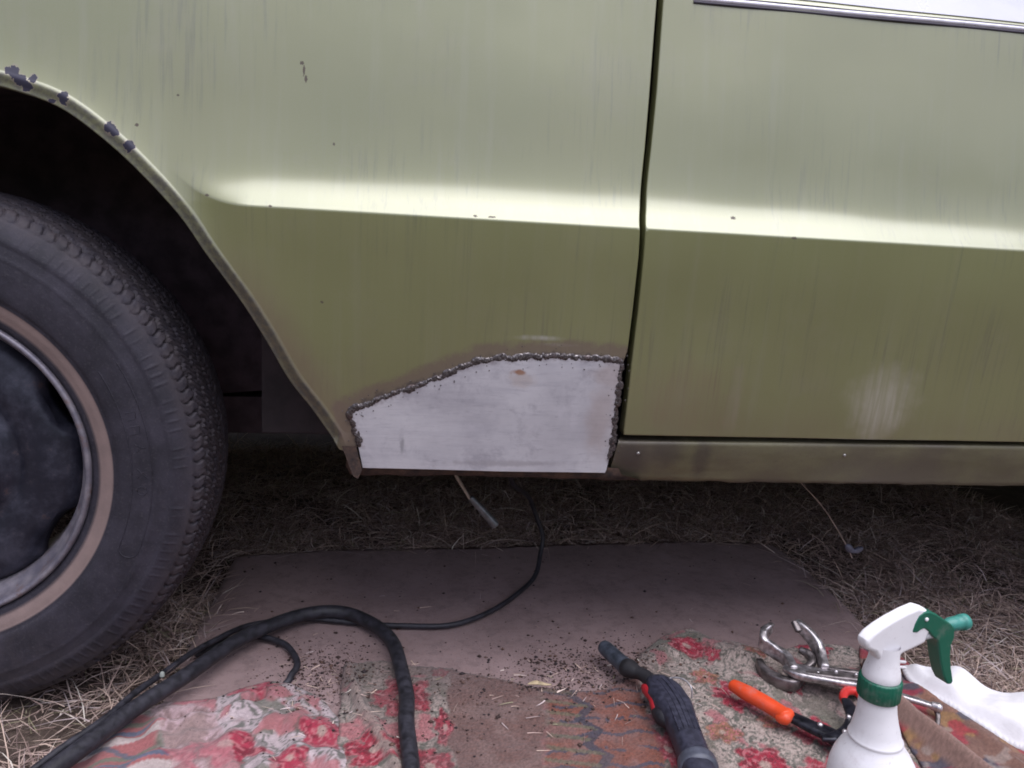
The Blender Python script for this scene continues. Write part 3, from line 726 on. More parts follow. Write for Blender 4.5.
def sheet(name, poly, zf, mat, step, color=None, thick=.004, jitter=0.0, rag=0.0, seed=0, zjit=0.0):
    """cloth-like sheet with any outline in (x,y); zf(x,y)->z; pattern painted per vertex"""
    poly = resample(np.vstack([poly, poly[:1]]), step)[:-1]
    if rag:
        c = poly.mean(0); poly = poly+(np.stack([fbm(poly[:, 0]*35, poly[:, 1]*35, seed, 4), fbm(poly[:, 0]*35, poly[:, 1]*35, seed+5, 4)], 1)-.5)*rag
    x0, y0 = poly.min(0); x1, y1 = poly.max(0)
    xs = np.arange(x0-step, x1+2*step, step); ys_ = np.arange(y0-step, y1+2*step, step)
    X, Y = np.meshgrid(xs, ys_); ins = in_poly(X, Y, poly)
    cell = ins[:-1, :-1] & ins[1:, :-1] & ins[:-1, 1:] & ins[1:, 1:]
    nx = len(xs); ii, kk = np.nonzero(cell); a = ii*nx+kk
    T = np.stack([a, a+1, a+nx+1, a+nx], -1)
    used = np.unique(T); mp = -np.ones(X.size, int); mp[used] = np.arange(len(used)); T = mp[T]
    x = X.ravel()[used]; y = Y.ravel()[used]
    bd = np.full(len(x), 1e9); bx = x.copy(); by = y.copy(); m_ = len(poly)
    for i_ in range(m_):                              # snap the rim onto the true outline
        a_ = poly[i_]; ab = poly[(i_+1) % m_]-a_
        near = (np.abs(x-a_[0]) < 3*step) & (np.abs(y-a_[1]) < 3*step)
        if not near.any(): continue
        xn, yn = x[near], y[near]; t_ = np.clip(((xn-a_[0])*ab[0]+(yn-a_[1])*ab[1])/(ab@ab+1e-15), 0, 1)
        cx, cy = a_[0]+t_*ab[0], a_[1]+t_*ab[1]; d_ = np.hypot(xn-cx, yn-cy); w_ = np.nonzero(near)[0]; b_ = d_ < bd[w_]
        bd[w_[b_]] = d_[b_]; bx[w_[b_]] = cx[b_]; by[w_[b_]] = cy[b_]
    cnt_ = np.bincount(T.ravel(), minlength=len(x)); sn = (cnt_ < 4) | (bd < .45*step); x = np.where(sn, bx, x); y = np.where(sn, by, y)
    z = zf(x, y)
    if zjit: z = z+zjit*(rng.random(len(z))-.5)
    V = np.stack([x, y, z], 1)
    o = fast_mesh(name, V, T, mat, None, color(x, y) if color else None, True)
    sdm = o.modifiers.new('thickness', 'SOLIDIFY'); sdm.thickness = thick; sdm.offset = -1
    return o
def cloth_mat(name, rough=.95, fz=900, sheen=.15, gain=None):
    q = NT(name); f = q.noise(fz, 3, .7); m = q.noise(60, 4)
    c = q.attr('Col'); c = q.mix(q.ramp(f, .3, .7, 0, .30), c, (.05, .035, .035)); c = q.mix(q.ramp(m, .5, .8, 0, .15), c, (.13, .09, .08))
    q.P(base=c, rough=rough, spec=.15, sheen=sheen, normal=q.bump(f, .7, .0015)); return q.m
def Gxy(l, z=0.0): return np.array([G(*p, z)[:2] for p in l])

# ---- mauve-brown mat
def m_mat():
    q = NT('mauve_brown_mat'); n = q.noise(7, 5, .65); f = q.noise(420, 4, .75); m = q.noise(45, 6, .75)
    base = q.mix(q.ramp(n, .3, .7), (.245, .162, .152), (.340, .234, .222)); base = q.mix(q.ramp(m, .45, .7, 0, .55), base, (.115, .072, .066))
    base = q.mix(q.ramp(f, .35, .7, 0, .5), base, (.30, .235, .24)); base = q.mix(q.ramp(q.noise(22, 6, .75), .6, .75, 0, .35), base, (.17, .14, .145))
    q.P(base=base, rough=.95, spec=.15, sheen=.1, normal=q.bump(f, .6, .0018)); return q.m
mat_px = [(236, 560), (330, 554), (470, 552), (600, 548), (700, 545), (772, 548), (800, 570), (838, 604), (872, 640), (905, 680), (960, 768), (980, 800), (60, 800), (120, 768), (168, 700), (196, 640)]
MATP = Gxy(mat_px)
def mat_z(x, y): return .0085+.0035*(fbm(x*5, y*5, 31, 2)-.5)+.0006*(fbm(x*60, y*60, 33, 2)-.5)
ground_mat = sheet('floor_mat', MATP, mat_z, m_mat(), .006, None, .006, rag=.006, seed=3)
tag(ground_mat, 'flat mauve brown mat on the grass below the car', 'mat')

# ---- patterned rug, painted per vertex: cream scrollwork, red roses, brown field, striped border
MAT_RUG = cloth_mat('worn_rug_pile')
CREAM, GREEN, RED, PINK, BROWN, ORANGE, NAVY = [np.array(c) for c in ((.42, .34, .30), (.085, .095, .075), (.33, .022, .045), (.46, .15, .165), (.175, .095, .085), (.30, .10, .055), (.045, .045, .065))]
def lerp(c, k, m): return c*(1-m[:, None])+np.asarray(k)*m[:, None]
def scrollwork(x, y, base=CREAM, seed=0, sc=1.0):
    c = np.tile(base, (len(x), 1)).astype(float)
    wx = x+.020*(fbm(x*28*sc, y*28*sc, 41+seed, 3)-.5)*2; wy = y+.020*(fbm(x*28*sc, y*28*sc, 43+seed, 3)-.5)*2
    f = fbm(wx*36*sc, wy*30*sc, 47+seed, 3)
    ln = np.abs(((f*7) % 1)-.5)*2
    c = lerp(c, GREEN, (1-sstep(.18, .42, ln))*.85)
    b = fbm(wx*24*sc, wy*22*sc, 53+seed, 3); c = lerp(c, np.array((.16, .155, .12)), sstep(.56, .66, b)*.8)
    p = fbm(wx*26*sc, wy*26*sc, 59+seed, 3); c = lerp(c, PINK*.9, sstep(.60, .70, p)*.8)
    return c
def rose(c, x, y, px, py, rx, ry, ang=0.0, col=RED, seed=0):
    cx, cy = G(px, py, .012)[:2]; dx, dy = x-cx, y-cy; ca, sa = math.cos(ang), math.sin(ang)
    u = (dx*ca+dy*sa)/rx; v = (-dx*sa+dy*ca)/ry; r = np.hypot(u, v); th = np.arctan2(v, u)
    edge = 1+.16*np.cos(5*th+seed)+.10*np.cos(9*th+2*seed)+.55*(fbm(x*110, y*110, 61+seed, 3)-.5)
    m = 1-sstep(edge*.80, edge*1.0, r); c = lerp(c, col, m)
    tone = fbm(x*130, y*130, 167+seed, 3); c = lerp(c, col*.45, m*sstep(.52, .62, tone)*.85)
    pet = (np.abs(((r*2.2+.35*np.cos(5*th+seed+r*4)) % 1)-.5) < .16)*m*(fbm(x*140, y*140, 67, 2) > .38); c = lerp(c, PINK*1.05, pet*.8)
    c = lerp(c, np.array((.44, .36, .30)), (1-sstep(.16, .24, r))*.7)
    c = lerp(c, GREEN*.8, (np.abs(r-edge*1.03) < .06)*.6)
    return c
def speckle(c, x, y, amt=.25, seed=0):
    n = rng.random(len(x)); return c*(1-amt+2*amt*n)[:, None]
R_SPLIT1 = G(640, 720)[0]
HEM = [(348, 674), (352, 690), (362, 715), (376, 738), (388, 756), (398, 780)]
def paint_rug(x, y):
    c = scrollwork(x, y, CREAM, 0, 1.2)
    for a in ((735, 700, .030, .036, .3), (686, 653, .034, .022, -.3), (765, 768, .034, .035, .0), (668, 752, .020, .04, .2), (812, 652, .03, .025, 0), (815, 735, .03, .03, .4), (712, 660, .012, .014, 0), (790, 690, .018, .02, 0), (700, 790, .03, .04, 0), (840, 780, .04, .04, 0)):
        c = rose(c, x, y, *a[:4], a[4], RED, int(a[0]) % 7)
    for a in ((722, 735, .022, .02, .2), (705, 680, .02, .02, .1), (775, 725, .022, .018, .1), (755, 660, .022, .014, 0)):
        c = rose(c, x, y, *a[:4], a[4], np.array((.32, .15, .09)), int(a[0]) % 5)
    # plain worn field and striped band on the left of the flowers
    gx_ = x+.012*(fbm(x*30, y*30, 71, 3)-.5)*2
    xl, xr = G(545, 735, .01)[0], G(652, 735, .01)[0]
    slant = (y-G(600, 735)[1])*-.10
    stripe = sstep(xl-.004, xl+.004, gx_+slant)*(1-sstep(xr-.004, xr+.004, gx_+slant))
    sc_ = np.tile(np.array((.21, .070, .045)), (len(x), 1)); sc_ = lerp(sc_, BROWN*1.2, sstep(.35, .65, fbm(x*35, y*35, 73, 3))*.8)
    ph = ((y+.004*np.sin(x*120))/.030) % 1
    sc_ = lerp(sc_, NAVY*1.3, ((ph < .2)+0.)*.9*(fbm(x*60, y*60, 77, 2) > .34))
    xz = G(592, 740, .01)[0]; zz = xz+.010*(np.abs(((y/.05) % 1)-.5)*4-1)
    sc_ = lerp(sc_, NAVY, ((np.abs(x-zz) < .007)+0.)*.9); left_ = (x < zz)
    ph2 = (((y+.3*(x-xz))/.024) % 1); sc_ = lerp(sc_, np.array((.13, .12, .075)), left_*(ph2 < .3)*.8)
    c = c*(1-stripe[:, None])+sc_*stripe[:, None]
    fld = 1-sstep(xl-.006, xl+.006, gx_+slant)
    fc = np.tile(np.array((.155, .085, .072)), (len(x), 1)); fc = lerp(fc, np.array((.20, .125, .11)), sstep(.4, .65, fbm(x*22, y*22, 79, 4)))
    c = c*(1-fld[:, None])+fc*fld[:, None]
    # flowered band at the far left of the field
    xa, xb = G(345, 720, .01)[0], G(450, 720, .01)[0]
    bm_ = sstep(xa-.01, xa, gx_)*(1-sstep(xb-.003, xb+.003, gx_))
    bc = scrollwork(x, y, CREAM*.8, 9)
    for a in ((402, 700, .038, .045, 0), (445, 730, .014, .035, 0), (375, 755, .035, .03, 0), (440, 675, .012, .012, 0), (430, 770, .03, .03, 0)): bc = rose(bc, x, y, *a[:4], a[4], RED*.9, int(a[0]) % 7)
    c = c*(1-bm_[:, None])+bc*bm_[:, None]
    hm = 1-sstep(.006, .011, dist_poly(x, y, Gxy(HEM, .012))+.006*(fbm(x*70, y*70, 99, 2)-.5)); c = lerp(c, np.array((.30, .23, .20)), hm*sstep(.3, .55, fbm(x*50, y*50, 98, 3))*.9)
    # worn-in grey dust towards the back edge
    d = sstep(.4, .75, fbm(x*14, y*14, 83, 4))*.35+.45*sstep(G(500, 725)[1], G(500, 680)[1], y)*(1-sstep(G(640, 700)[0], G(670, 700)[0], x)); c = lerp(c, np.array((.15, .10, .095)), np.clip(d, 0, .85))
    return speckle(c, x, y, .32)
rug_px = [(345, 668), (380, 664), (420, 668), (452, 671), (470, 676), (500, 682), (540, 690), (585, 694), (610, 690), (628, 682), (640, 660), (660, 643), (684, 634), (712, 644), (745, 652), (770, 656), (800, 648), (848, 648), (872, 660), (892, 676), (905, 690), (940, 722), (980, 768), (1010, 810), (700, 830), (330, 830), (335, 740)]
RUGP = Gxy(rug_px, .012)
def rug_z(x, y):
    base = mat_z(x, y)+.0072+.006*(fbm(x*11, y*11, 91, 3)-.4)+.0010*(fbm(x*160, y*160, 93, 2)-.5)
    d1 = dist_poly(x, y, Gxy([(640, 672), (690, 640), (730, 660), (768, 662)], .012)); base = base+.010*np.exp(-(d1/.022)**2)
    d4 = dist_poly(x, y, Gxy(HEM, .012)); base = base+.013*np.exp(-(d4/.0085)**2)*(.6+.8*fbm(x*40, y*40, 97, 2))
    d2 = dist_poly(x, y, Gxy([(735, 650), (760, 690), (820, 690)], .012)); base = base+.006*np.exp(-(d2/.02)**2)
    return np.maximum(base, mat_z(x, y)+.0042)
rug = sheet('patterned_rug', RUGP, rug_z, MAT_RUG, .0018, paint_rug, .0035, rag=.012, seed=13, zjit=.0018)
tag(rug, 'worn red and cream floral rug spread flat in front of the car, under the tools', 'rug')

# ---- rolled border of a second rug at the right, with its brown rolled fold
def paint_border(x, y):
    c = np.tile(np.array((.19, .10, .075)), (len(x), 1)); c = lerp(c, np.array((.27, .13, .085)), sstep(.45, .6, fbm(x*40, y*40, 101, 3)))
    c = lerp(c, np.array((.30, .17, .07)), sstep(.58, .66, fbm(x*45+9, y*45, 103, 3))*.8); c = lerp(c, NAVY*1.4, sstep(.60, .66, fbm(x*34+3, y*34, 105, 2))*.9)
    c = lerp(c, RED, sstep(.60, .68, fbm(x*38, y*38+7, 107, 2))*.8); c = lerp(c, CREAM*.8, sstep(.64, .7, fbm(x*50, y*50+4, 109, 2))*.6)
    fold = dist_poly(x, y, FOLD); c = lerp(c, np.array((.27, .165, .135)), 1-sstep(.018, .026, fold+.006*fbm(x*30, y*30, 3)))
    return speckle(c, x, y, .2)
FOLD = Gxy([(865, 668), (893, 702), (915, 722), (950, 748), (1000, 790), (1040, 820)], .03)
bord_px = [(858, 650), (880, 645), (905, 664), (930, 686), (975, 716), (1024, 748), (1090, 790), (1090, 860), (960, 860), (935, 790), (905, 745), (880, 712), (862, 680)]
def bord_z(x, y):
    d = dist_poly(x, y, FOLD); d3 = dist_poly(x, y, Gxy([(915, 690), (960, 722), (1024, 768)], .02))
    return .022+.024*np.exp(-(d/.016)**2)+.007*np.exp(-(d3/.015)**2)+.006*(fbm(x*14, y*14, 111, 3)-.5)
border = sheet('folded_rug', Gxy(bord_px, .015), bord_z, MAT_RUG, .0024, paint_border, .004, rag=.006, seed=17, zjit=.0008)
tag(border, 'rumpled orange brown patterned rug with a rolled fold, lying beside the white cloth', 'rug')

# ---- white cloth
MAT_WHITE = plain('white_cotton', (.80, .78, .80), .9, 0, 40, .04, .4, .001, .2)
wc_px0 = [(903, 662), (925, 664), (962, 672), (985, 684), (1003, 691), (1024, 695), (1070, 704), (1090, 770), (1024, 746), (990, 727), (955, 706), (925, 690), (908, 676)]
wc_px = [tuple(p) for p in catmull(wc_px0, 4, True)]
def wc_z(x, y):
    P = Gxy(wc_px, .03); d = dist_poly(x, y, P, True)
    return .026+.016*sstep(0, .022, d)+.006*np.sin((x*.8-y)*60+5*fbm(x*9, y*9, 5))*sstep(0, .03, d)+.010*(fbm(x*16, y*16, 121, 2)-.5)
wc = sheet('white_cloth', Gxy(wc_px, .03), wc_z, MAT_WHITE, .0026, None, .010)
tag(wc, 'folded white cloth lying on the dry grass at the right', 'cloth')

# ---- crumpled floral cloth on the left
def paint_cloth(x, y):
    c = scrollwork(x, y, np.array((.50, .41, .42)), 23, 1.15)
    for a in ((225, 757, .045, .024, 0), (322, 738, .026, .036, .3), (252, 690, .034, .018, .2), (170, 770, .03, .03, 0), (195, 700, .03, .012, .3), (290, 768, .02, .02, 0)): c = rose(c, x, y, *a[:4], a[4], np.array((.36, .035, .065)), int(a[0]) % 7)
    # striped selvedge at the left end
    p0 = G(150, 730)[:2]; dx, dy = x-p0[0], y-p0[1]; u = dx*.9+dy*.45; v = -dx*.45+dy*.9
    m = 1-sstep(.0, .008, u+.01*np.sin(v*70))
    ph = (v/.060) % 1
    sc_ = np.tile(np.array((.34, .12, .12)), (len(x), 1)); sc_ = lerp(sc_, np.array((.46, .38, .36)), ((ph > .22) & (ph < .42))+0.); sc_ = lerp(sc_, np.array((.12, .13, .19)), ((ph > .50) & (ph < .66))+0.); sc_ = lerp(sc_, np.array((.17, .16, .12)), ((ph > .78) & (ph < .92))+0.)
    zz = np.abs(u+.045-.022*(np.abs(((v/.075) % 1)-.5)*4-1)) < .006
    c = c*(1-m[:, None])+sc_*m[:, None]
    c = lerp(c, np.array((.10, .12, .16)), zz*.85)
    band = ((u > .004) & (u < .065)); c = lerp(c, np.array((.44, .25, .26)), band*.45)
    return speckle(c, x, y, .15)
fc_px = [(88, 740), (120, 716), (165, 698), (212, 694), (240, 684), (268, 677), (290, 679), (322, 694), (340, 716), (352, 745), (362, 790), (370, 830), (20, 830), (60, 770)]
FCP = Gxy(fc_px, .02)
def fc_z(x, y):
    d = dist_poly(x, y, FCP, True); e = sstep(0, .03, d)
    z = .014+.014*e*fbm(x*6+1, y*7, 131, 2)
    for pts, h_, w_ in (([(160, 720), (205, 712), (250, 700)], .020, .014), ([(120, 735), (190, 728), (250, 716)], .010, .009), ([(210, 745), (280, 712), (330, 720)], .016, .016), ([(100, 770), (170, 745)], .012, .010), ([(260, 768), (300, 742), (345, 750)], .014, .014)):
        z = z+.62*h_*np.exp(-(dist_poly(x, y, Gxy(pts, .03))/w_)**2)*e
    z = z-.012*np.exp(-(dist_poly(x, y, Gxy([(165, 712), (230, 704), (262, 693)], .02))/.006)**2)
    return z+.003*np.sin(x*150+6*fbm(x*9, y*9, 6))*e+.0008*(fbm(x*150, y*150, 95, 2)-.5)
fcl = sheet('floral_cloth', FCP, fc_z, MAT_RUG, .0024, paint_cloth, .003, rag=.004, seed=23, zjit=.0005)
tag(fcl, 'crumpled pink and cream floral cloth with striped end, beside the thick black cable', 'cloth')
# =================================================================== cables
MAT_CABLE = plain('black_cable_rubber', (.022, .021, .028), .55, 0, 90, .5, .3, .0006)
def cable(name, pts, r, label, cat, n=14, z=None):
    P = [G(p[0], p[1], p[2] if len(p) > 2 else r+.012) for p in pts]
    C = catmull(P, n); C = C+.0012*np.stack([np.sin(np.arange(len(C))*.31), np.cos(np.arange(len(C))*.23), 0*np.arange(len(C))], 1)
    o = tube(name, C, r, MAT_CABLE, None, 14); tag(o, label, cat); return o
cb = cable('thick_cable', [(-60, 850, .03), (45, 776, .040), (105, 730, .040), (175, 682, .038), (240, 640, .034), (290, 618, .030), (335, 612, .028), (372, 623, .026), (396, 650, .026), (405, 690, .028), (408, 735, .030), (412, 800, .03), (420, 860, .03)], .0098, 'thick black welding cable arching across mat from lower left', 'cable')
sp_ = lathe('paint_spot', [(.0, .0032), (.0016, .0026), (.0028, .001), (.003, -.003)], plain('pale_spot', (.28, .30, .27), .8), None, (0, 0, 1), tuple(G(163, 678, .040)+np.array((0, -.0025, .0072))), 12); sp_.parent = cb
cable('thin_cable', [(508, 470, .24), (514, 484, .21), (530, 500, .15), (541, 530, .09), (541, 555, .050), (530, 582, .020), (500, 606, .016), (455, 624, .016), (400, 626, .016), (340, 621, .016), (300, 619, .017), (255, 624, .02), (215, 640, .03), (180, 661, .036), (140, 690, .042), (95, 725, .044), (30, 772, .04), (-70, 840, .03)], .0040, 'thin black cable curving from under the patch and along the thick cable', 'cable')
cable('cable_loop', [(196, 655, .018), (225, 641, .017), (252, 636, .016), (278, 641, .016), (294, 654, .016), (296, 668, .016), (289, 679, .012), (284, 686, .006)], .0044, 'short black cable loop running under the crumpled floral cloth', 'cable')

# =================================================================== things under the car
MAT_PALE = plain('pale_weathered_wood', (.36, .30, .25), .8, 0, 120, .2, .3)
MAT_GREYTIP = plain('grey_metal_tube', (.15, .16, .17), .4, .6, 80, .3, .2)
YR = .16
rod = empty('hanging_rod', Yp(457, 470, YR))
tag(rod, 'pale rod with a dark grey tip hanging below the steel patch', 'rod')
adopt(rod, tube('pale_shaft', np.array([Yp(446, 456, YR), Yp(458, 479, YR), Yp(470, 499, YR)]), [.0042, .0042, .0034], MAT_PALE, None, 8, flat=.6))
adopt(rod, tube('grey_tip', catmull([Yp(471, 498, YR), Yp(482, 510, YR), Yp(495, 525, YR)], 6), np.linspace(.0044, .0064, 13), MAT_GREYTIP, None, 10))
YW = .20
wl = tube('hanging_wire', catmull([Yp(788, 470, YW), Yp(803, 485, YW), Yp(825, 510, YW), Yp(845, 543, YW), Yp(852, 558, YW)], 8), .0011, plain('straw_coloured_wire', (.26, .20, .17), .7), None, 6)
tag(wl, 'thin straw coloured wire hanging from the sill into the grass', 'wire')
cl_ = tube('plastic_clip', catmull([Yp(846, 545, YW), Yp(853, 551, YW), Yp(862, 548, YW)], 5), [.003, .005, .006, .006, .005, .004, .004, .005, .005, .004, .003], plain('dull_blue_plastic', (.11, .11, .15), .5), None, 8); cl_.parent = wl

# =================================================================== spray bottle
COLPT = CAM_LOC+ray(879.5, 686)*.74
bx_, by_ = COLPT[0], COLPT[1]; ZCOL = COLPT[2]
exb = np.array([math.cos(math.radians(14)), math.sin(math.radians(14)), 0]); ezb = np.array([0, 0, 1.]); enb = np.cross(exb, ezb)
def Bp(px, py):
    d = ray(px, py); t = ((COLPT-CAM_LOC)@enb)/(d@enb); p = CAM_LOC+t*d-COLPT; return np.array([p@exb, p[2]])
def m_plastic(name, c, rough=.35, sss=.0):
    q = NT(name); f = q.noise(40, 5, .6); b = q.mix(q.ramp(f, .45, .75, 0, .18), c, tuple(v*.7 for v in c)); b = q.mix(q.ramp(q.noise(160, 5, .75), .60, .72, 0, .40), b, (.28, .22, .22)); b = q.mix(q.ramp(q.noise(18, 5, .75), .54, .74, 0, .30), b, (.36, .29, .28))
    q.P(base=b, rough=rough, spec=.45, sss=sss, normal=q.bump(f, .08, .001)); return q.m
MAT_WP = m_plastic('white_plastic', (.82, .80, .82), .38); MAT_GP = m_plastic('green_plastic', (.010, .115, .070), .32); MAT_TEAL = m_plastic('teal_plastic', (.05, .24, .20), .35)
bottle = empty('spray_bottle', (bx_, by_, 0.018)); tag(bottle, 'white plastic spray bottle with green collar, trigger and nozzle', 'spray bottle')
zb = .020-ZCOL
prof = [(.0, zb), (.036, zb), (.0405, zb+.004), (.0425, zb+.012), (.0420, zb+.05), (.0420, -.112), (.0413, -.098), (.0395, -.086), (.0358, -.075), (.0310, -.066), (.0262, -.059), (.0243, -.0545), (.0240, -.0535), (.0246, -.0522), (.0240, -.0508), (.0228, -.0490), (.0212, -.042), (.0190, -.033), (.0175, -.024), (.0166, -.014), (.0160, -.006), (.0150, .0)]
bb = lathe('bottle_body', prof, MAT_WP, None, (0, 0, 1), tuple(COLPT), 56); adopt(bottle, bb)
for v in bb.data.vertices: v.co.x += max(0, COLPT[2]-.012-v.co.z)*.095      # the soft bottle leans
cp = []
n_ = 90
for r, h in ((.0150, -.0105), (.0178, -.0103), (.0185, -.0093), (.0186, .0075), (.0180, .0090), (.0140, .0094)): cp.append((r, h))
col_ = lathe('collar', cp, MAT_GP, None, (0, 0, 1), tuple(COLPT), n_)
for v in col_.data.vertices:       # grip ribs
    d = Vector((v.co.x-bx_, v.co.y-by_, 0)); r = d.length
    if r > .0183:
        k = int(round(math.atan2(d.y, d.x)/(2*math.pi/n_))) % 3; v.co += d.normalized()*(.0005 if k == 0 else -.0003)
adopt(bottle, col_)
adopt(bottle, lathe('neck', [(.0165, .0096), (.0168, .0112), (.0160, .017), (.0140, .024), (.0130, .032), (.0125, .042)], MAT_WP, None, (0, 0, 1), tuple(COLPT), 36))
frm = (COLPT, exb, ezb, enb)
head_px = [(860.5, 642), (862, 637), (867, 631), (876, 624), (888, 616.5), (902, 609), (914, 604), (921, 606), (927, 611), (929, 618), (926, 628), (922.5, 633), (921, 640), (909, 646), (898, 651), (893, 656), (891, 661), (875, 661), (873, 655), (870, 650), (862.5, 647)]
adopt(bottle, prism('sprayer_head', [tuple(Bp(*p)) for p in head_px], frm, .0066, MAT_WP, None, .0050, 5))
trig_px = [(906, 629), (909, 620), (913, 612.5), (918, 608.5), (924, 608), (931, 611), (938, 616), (945, 620.5), (948.5, 625), (948, 634), (945, 641), (944, 652), (945, 664), (947, 677), (945, 680.5), (941, 680.5), (937, 672), (934, 658), (932.5, 645), (931, 637), (926, 633), (922, 628), (918, 625), (914, 627), (911, 629.5)]
adopt(bottle, prism('trigger', [tuple(Bp(*p)) for p in trig_px], frm, .0076, MAT_GP, None, .0022, 3))
def along(a_px, b_px, k): return COLPT+exb*(Bp(*a_px)*(1-k)+Bp(*b_px)*k)[0]+ezb*(Bp(*a_px)*(1-k)+Bp(*b_px)*k)[1]
nz = [along((943, 626), (966, 621.5), k) for k in (0, .2, .22, .5, .75, .77, .97, 1.0)]
nzo = tube('nozzle', np.array(nz), [.0052, .0055, .0066, .0070, .0070, .0078, .0078, .0062], MAT_TEAL, None, 24, cap=False)
for i, v in enumerate(nzo.data.vertices):
    if i // 24 in (2, 3, 4) and i % 2: v.co -= (v.co-Vector(nz[i//24])).normalized()*.0009
adopt(bottle, nzo)
adopt(bottle, tube('barrel', np.array([along((921, 634), (946, 629), k) for k in (0, .5, 1)]), .0058, m_plastic('clear_grey_plastic', (.55, .56, .58), .25), None, 16))
adopt(bottle, tube('pivot_pin', np.array([COLPT+exb*Bp(919.5, 615.5)[0]+ezb*Bp(919.5, 615.5)[1]+enb*k for k in (-.0084, .0084)]), .0019, MAT_WP, None, 10))
for yy in (661, 666.5):
    a, b = Bp(893, yy), Bp(905, yy+1)
    adopt(bottle, tube('locking_tab', np.array([COLPT+exb*a[0]+ezb*a[1], COLPT+exb*b[0]+ezb*b[1]]), .0016, MAT_WP, None, 8))

# =================================================================== welding torch
MAT_HANDLE = plain('navy_black_plastic', (.030, .030, .048), .5, 0, 140, .35, .35, .0005)
MAT_NOZ = plain('scorched_nozzle_steel', (.10, .115, .15), .45, .6, 70, .4, .4, .0006)
MAT_REDP = m_plastic('red_plastic', (.42, .02, .03), .4)
torch = empty('welding_torch', G(680, 740, .02)); tag(torch, 'dark navy welding torch with red trigger and grey nozzle on the rug', 'welding torch')
nzp = resample(np.array([G(604, 647, .034), G(627, 668, .034)]), .0022)
adopt(torch, tube('torch_nozzle', nzp, np.interp(np.linspace(0, 1, len(nzp)), [0, .1, .8, 1], [.0098, .0108, .0112, .0125]), MAT_NOZ, None, 20))
np_ = catmull([G(626, 667, .036), G(634, 671, .038), G(645, 676, .040), G(655, 686, .040), G(664, 698, .040)], 8)
adopt(torch, tube('neck', np_, np.interp(np.linspace(0, 1, len(np_)), [0, .12, .2, .35, .45, 1], [.0118, .0128, .0115, .0085, .0088, .0105]), plain('black_rubber_sleeve', (.016, .015, .018), .6), None, 16))
hp = catmull([G(651, 683, .040), G(663, 692, .041), G(676, 712, .040), G(686, 735, .037), G(694, 757, .036), G(702, 785, .036), G(710, 815, .036)], 10)
hu = np.linspace(0, 1, len(hp))
hh = tube('handle', hp, np.stack([np.interp(hu, [0, .05, .18, .30, .42, .55, .8, 1], [.008, .014, .0235, .0235, .0190, .0175, .0185, .020]), np.interp(hu, [0, .1, .3, 1], [.011, .016, .018, .017])], 1), MAT_HANDLE, None, 40, power=2.5)
adopt(torch, hh)
for k in range(5):   # grip ridges along the back of the handle
    off_ = (k-2)*.0062; q_ = hp[8:34]; tgv = np.gradient(q_, axis=0); sdv = np.cross(tgv/np.linalg.norm(tgv, axis=1)[:, None], np.array((0, 0, 1.)))
    gr = tube('grip_ridge', q_+sdv*off_+np.array((0, 0, 1))*(np.interp(hu[8:34], [0, .1, .3, 1], [.011, .016, .018, .017])*(1-(off_/.024)**2*.6)+.0002)[:, None], .0011, MAT_HANDLE, None, 6); gr.parent = hh
adopt(torch, tube('trigger', catmull([G(643, 687, .036), G(648, 692, .040), G(653, 699, .040), G(655, 710, .036)], 6), np.interp(np.linspace(0, 1, 19), [0, .2, .8, 1], [.003, .0055, .0058, .004]), MAT_REDP, None, 12, flat=1.3))
adopt(torch, tube('trigger_guard', catmull([G(655, 711, .034), G(664, 719, .036), G(676, 728, .034)], 6), np.interp(np.linspace(0, 1, 13), [0, .4, 1], [.005, .010, .006]), plain('black_guard_plastic', (.014, .013, .018), .55), None, 12, flat=1.1))
rp = catmull([G(697, 763, .036), G(699, 769, .036)], 4)
adopt(torch, tube('end_ring', rp, np.stack([[.0222]*5, [.0200]*5], 1), plain('grey_ring_plastic', (.07, .075, .10), .45), None, 32))
MAT_STEEL = plain('worn_nickel_steel', (.46, .43, .44), .36, .85, 140, .4, .35, .0005)
MAT_STEELD = plain('dirty_dark_steel', (.20, .175, .175), .42, .8, 90, .4, .3, .0005)
adopt(torch, tube('hook_wire', catmull([G(664, 684, .050), G(671, 678, .056), G(683, 679, .060), G(691, 687, .056), G(692, 698, .044)], 7), .0011, MAT_STEEL, None, 8))

# =================================================================== locking clamp
clamp = empty('locking_clamp', G(820, 680, .02)); tag(clamp, 'silver locking clamp pliers with curved open jaws, behind the spray bottle', 'clamp')
def bar(name, pts, r, mat, par, n=8, flat=1.0, power=3.0, seg=16, up=(0, 0, 1)):
    C = catmull([G(*p) for p in pts], n)
    if np.ndim(r): r = np.interp(np.linspace(0, 1, len(C)), np.linspace(0, 1, len(r)), r)
    o = tube(name, C, r, mat, None, seg, flat=flat, power=power, up=up); adopt(par, o); return o
bar('jaw', [(770, 628, .072), (764, 634, .066), (764, 643, .058), (774, 651, .050), (786, 659, .046), (793, 672, .042)], [.0040, .0052, .0056, .0056, .0058, .0060], MAT_STEEL, clamp, flat=1.75, power=5.0)
bar('jaw', [(796, 623, .082), (803, 629, .078), (813, 640, .068), (820, 653, .056), (824, 670, .046)], [.0040, .0048, .0054, .0058, .0060], MAT_STEEL, clamp, flat=1.75, power=5.0)
bar('jaw_pad', [(795, 622, .084), (799, 631, .076)], [.0060, .0052], MAT_STEELD, clamp, flat=.7)
bar('jaw_pad', [(772, 624, .074), (764, 630, .070)], [.0040, .0062], MAT_STEELD, clamp, flat=.6)
bar('lower_jaw', [(759, 662, .030), (764, 672, .028), (776, 680, .028), (792, 684, .030), (800, 678, .034)], [.0050, .0070, .0075, .0072, .006], MAT_STEELD, clamp, flat=1.2, power=5.0)
